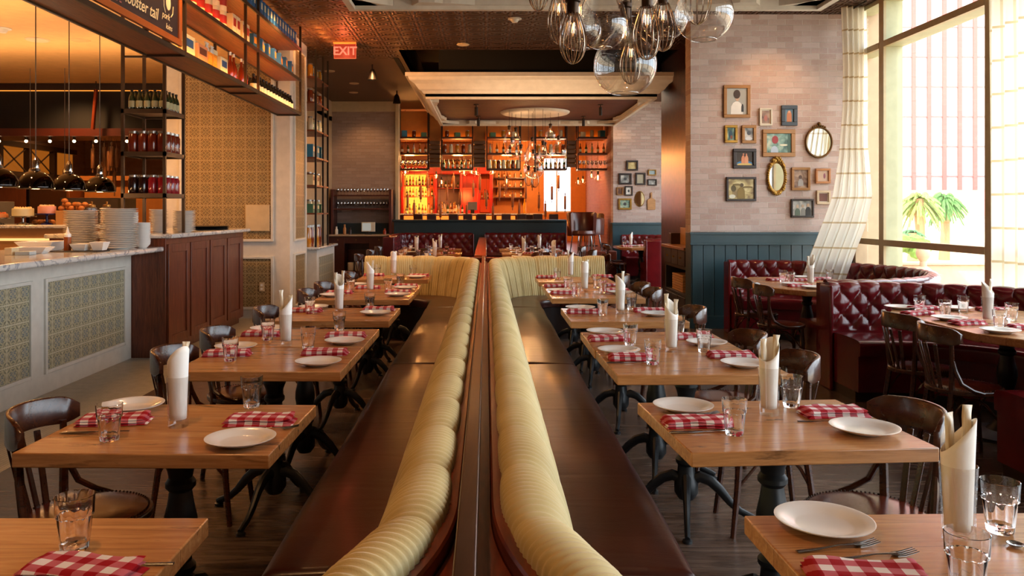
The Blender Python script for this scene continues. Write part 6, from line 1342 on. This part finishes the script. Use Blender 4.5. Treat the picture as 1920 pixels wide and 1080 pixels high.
# ------------------------------------------------------------------ chandeliers
FIL = emit('ffb468', 14, 'filament'); WIRE = flat('b9a48e', .18, 1, var=.02); DBR = flat('3c2a1c', .3, .8)
def socket(o, z, h):
    obj('socket', MB().lathe([(.0001, z), (.024, z), (.026, z + .01), (.026, z + .05), (.034, z + .055), (.034, z + .075), (.012, z + .09), (.0001, z + .09)], 16), DBR, o)
    obj('cord', MB().tube([(0, 0, z + .085), (0, 0, h)], .004, 6), BLACKM, o)
def bulb(o, z):
    obj('bulb', MB().lathe([(.0001, z - .10), (.016, z - .09), (.022, z - .06), (.016, z - .02), (.013, z)], 14), GLOBE, o, sm=60)
    obj('filament', MB().tube([(-.006, 0, z - .03), (-.005, 0, z - .075), (0, 0, z - .035), (.005, 0, z - .075), (.006, 0, z - .03)], .0022, 5), FIL, o)
def gpend(x, y, z, r, ztop, lab, grp, shape='globe'):
    o = thing('glass_pendant', lab, 'pendant lamp', (x, y, z), group=grp)
    if shape == 'globe':
        pr = [(r * .42, -r * .90)] + [(r * cos(R(a)), r * sin(R(a))) for a in range(-62, 50, 8)] + [(r * .62, r * .80), (r * .40, r * 1.05), (r * .25, r * 1.35), (r * .2, r * 1.6)]
    else:
        pr = [(r * .35, -r * .93)] + [(r * cos(R(a)), r * sin(R(a))) for a in range(-65, 20, 8)] + [(r * .85, r * .7), (r * .6, r * 1.2), (r * .38, r * 1.7), (r * .22, r * 2.1)]
    zt = pr[-1][1]; g = MB(); n = 40; mm = len(pr)
    for k in range(n):
        for rr, zz in pr: g.v.append((rr * cos(2 * pi * k / n), rr * sin(2 * pi * k / n), zz))
    for k in range(n):
        for j in range(mm - 1): g.f.append([k * mm + j, ((k + 1) % n) * mm + j, ((k + 1) % n) * mm + j + 1, k * mm + j + 1]); g.m.append(0)
    gl_ = obj('glass', g, BUBBLE, o, sm=60)
    obj('rim', MB().tube([(pr[0][0] * cos(2 * pi * k / 32), pr[0][0] * sin(2 * pi * k / 32), pr[0][1]) for k in range(32)], .0026, 6, closed=True), STEMG, o, sm=60)
    socket(o, zt - .02, ztop - z); bulb(o, zt - .03); return o
def whisk(x, y, z, r, h, ztop, lab, grp):
    """hangs with its lowest point at z"""
    o = thing('whisk_pendant', lab, 'pendant lamp', (x, y, z), group=grp); m = MB()
    for k in range(7):
        a = pi * k / 7; pts = []
        for i in range(23):
            t = -1 + 2 * i / 22; b_ = abs(t); zz = h * b_ ** 2.2 if b_ < .55 else h * (.268 + (b_ - .55) / .45 * .732); q = zz / h
            rr = r * (sin(pi * min(1, (q ** .5)) * .62) / sin(pi * .5)) * (1 - .55 * max(0, (q - .45) / .55) ** 1.3); rr = max(rr, .0) ; pts.append((math.copysign(rr, t) * cos(a), math.copysign(rr, t) * sin(a), zz))
        m.tube(pts, .0021 * max(1, r / .07), 5)
    obj('wire_cage', m, WIRE, o, sm=60); socket(o, h - .005, ztop - z); bulb(o, h - .01); return o
NG = 'glass and whisk pendants of the near chandelier'; ZC = 3.46
def NP(px, py, Y): x, y, z = PX(px, py, Y); return x, y, z
for px, py, Y, rp_, sh, lab in ((1172, 122, 4.0, 59, 'globe', 'largest and lowest clear glass globe of the near chandelier'), (1130, 46, 3.68, 47, 'drop', 'round clear globe just above the lowest one'), (1320, 26, 4.05, 54, 'globe', 'clear glass globe at the window side of the near cluster'),
                               (1088, 56, 4.4, 40, 'globe', 'clear globe partly behind the whisk cages'), (1246, 32, 4.5, 44, 'globe', 'clear globe behind the paired whisk cages'), (1195, -10, 4.9, 40, 'drop', 'clear globe cut by the picture top in the near cluster')):
    x, y, z = NP(px, py, Y); gpend(x, y, z, rp_ * Y / F, ZC, lab, NG, sh)
for px, py, Y, rp_, hp, lab in ((1074, 120, 3.45, 27, 95, 'wire whisk pendant lowest on the left of the near cluster'), (1047, 82, 4.1, 22, 90, 'wire whisk pendant behind the leftmost one'), (1213, 112, 3.75, 28, 100, 'wire whisk pendant in front of the largest globe, right side'),
                               (1243, 96, 4.1, 25, 90, 'wire whisk pendant just right of the front one'), (1183, 158, 4.42, 22, 80, 'wire whisk pendant seen through the largest globe'), (1010, 21, 4.0, 22, 90, 'wire whisk pendant hanging at the outer left of the cluster'), (1307, 46, 4.35, 28, 95, 'wire whisk pendant seen through the window side globe')):
    x, y, z = NP(px, py, Y); whisk(x, y, z, rp_ * Y / F, hp * Y / F, ZC, lab, NG)
tag(obj('ceiling_medallion', MB().lathe([(.0001, -.03), (.62, -.03), (.70, -.015), (.72, 0), (.0001, 0)], 40), WHITEP, loc=(.62, 4.0, 3.42), sm=40), 'round white ceiling disc above the near glass chandelier', 'ceiling rose')
YM = 15.2; m = MB().lathe([(.0001, -.03), (.35, -.03), (.40, -.045), (.50, -.04), (.58, -.05), (.64, -.04), (.67, -.02), (.68, 0), (.0001, 0)], 40)
tag(obj('ceiling_medallion', m, WHITEP, loc=((1003 - 912) * 15.47 / F, 15.47, 3.40), sm=40), 'white moulded ceiling disc above the far glass chandelier', 'ceiling rose')
FG = 'glass pendants of the far chandelier'
for px, py, Y, rp_, sh, lab in ((998, 297, 15.3, 16, 'drop', 'tall clear teardrop at the middle of the far chandelier'), (1000, 317, 15.0, 19, 'globe', 'wide clear globe at the foot of the far chandelier'), (1047, 286, 15.3, 16, 'globe', 'clear globe at the window side of the far chandelier'), (955, 265, 14.9, 11, 'drop', 'small drop at the kitchen side of the far chandelier'),
                               (967, 266, 15.5, 10, 'drop', 'small drop beside the outermost one of the far chandelier'), (960, 284, 15.3, 12, 'globe', 'small low globe at the kitchen side of the far chandelier'), (1032, 254, 15.2, 10, 'globe', 'smallest high globe of the far chandelier'), (1022, 292, 15.5, 12, 'globe', 'globe between teardrop and window side globe of the far chandelier'), (977, 293, 15.1, 10, 'globe', 'tiny globe left of the far teardrop')):
    x, y, z = NP(px, py, Y); gpend(x, y, z, rp_ * Y / F, 3.36, lab, FG, sh)
for px, py, Y, rp_, hp, lab in ((991, 349, 14.75, 8, 30, 'left wire whisk below the far chandelier globes'), (1003, 352, 14.6, 8, 30, 'right wire whisk below the far chandelier globes'), (1018, 300, 14.7, 8, 28, 'wire whisk in the middle of the far chandelier')):
    x, y, z = NP(px, py, Y); whisk(x, y, z, rp_ * Y / F, hp * Y / F, 3.36, lab, FG)
light('POINT', (.62, 4.0, 3.1), 7, WARM, .03, name='chandelier_light'); light('POINT', (.95, 15.3, 2.4), 16, WARM, .08, name='chandelier_light')
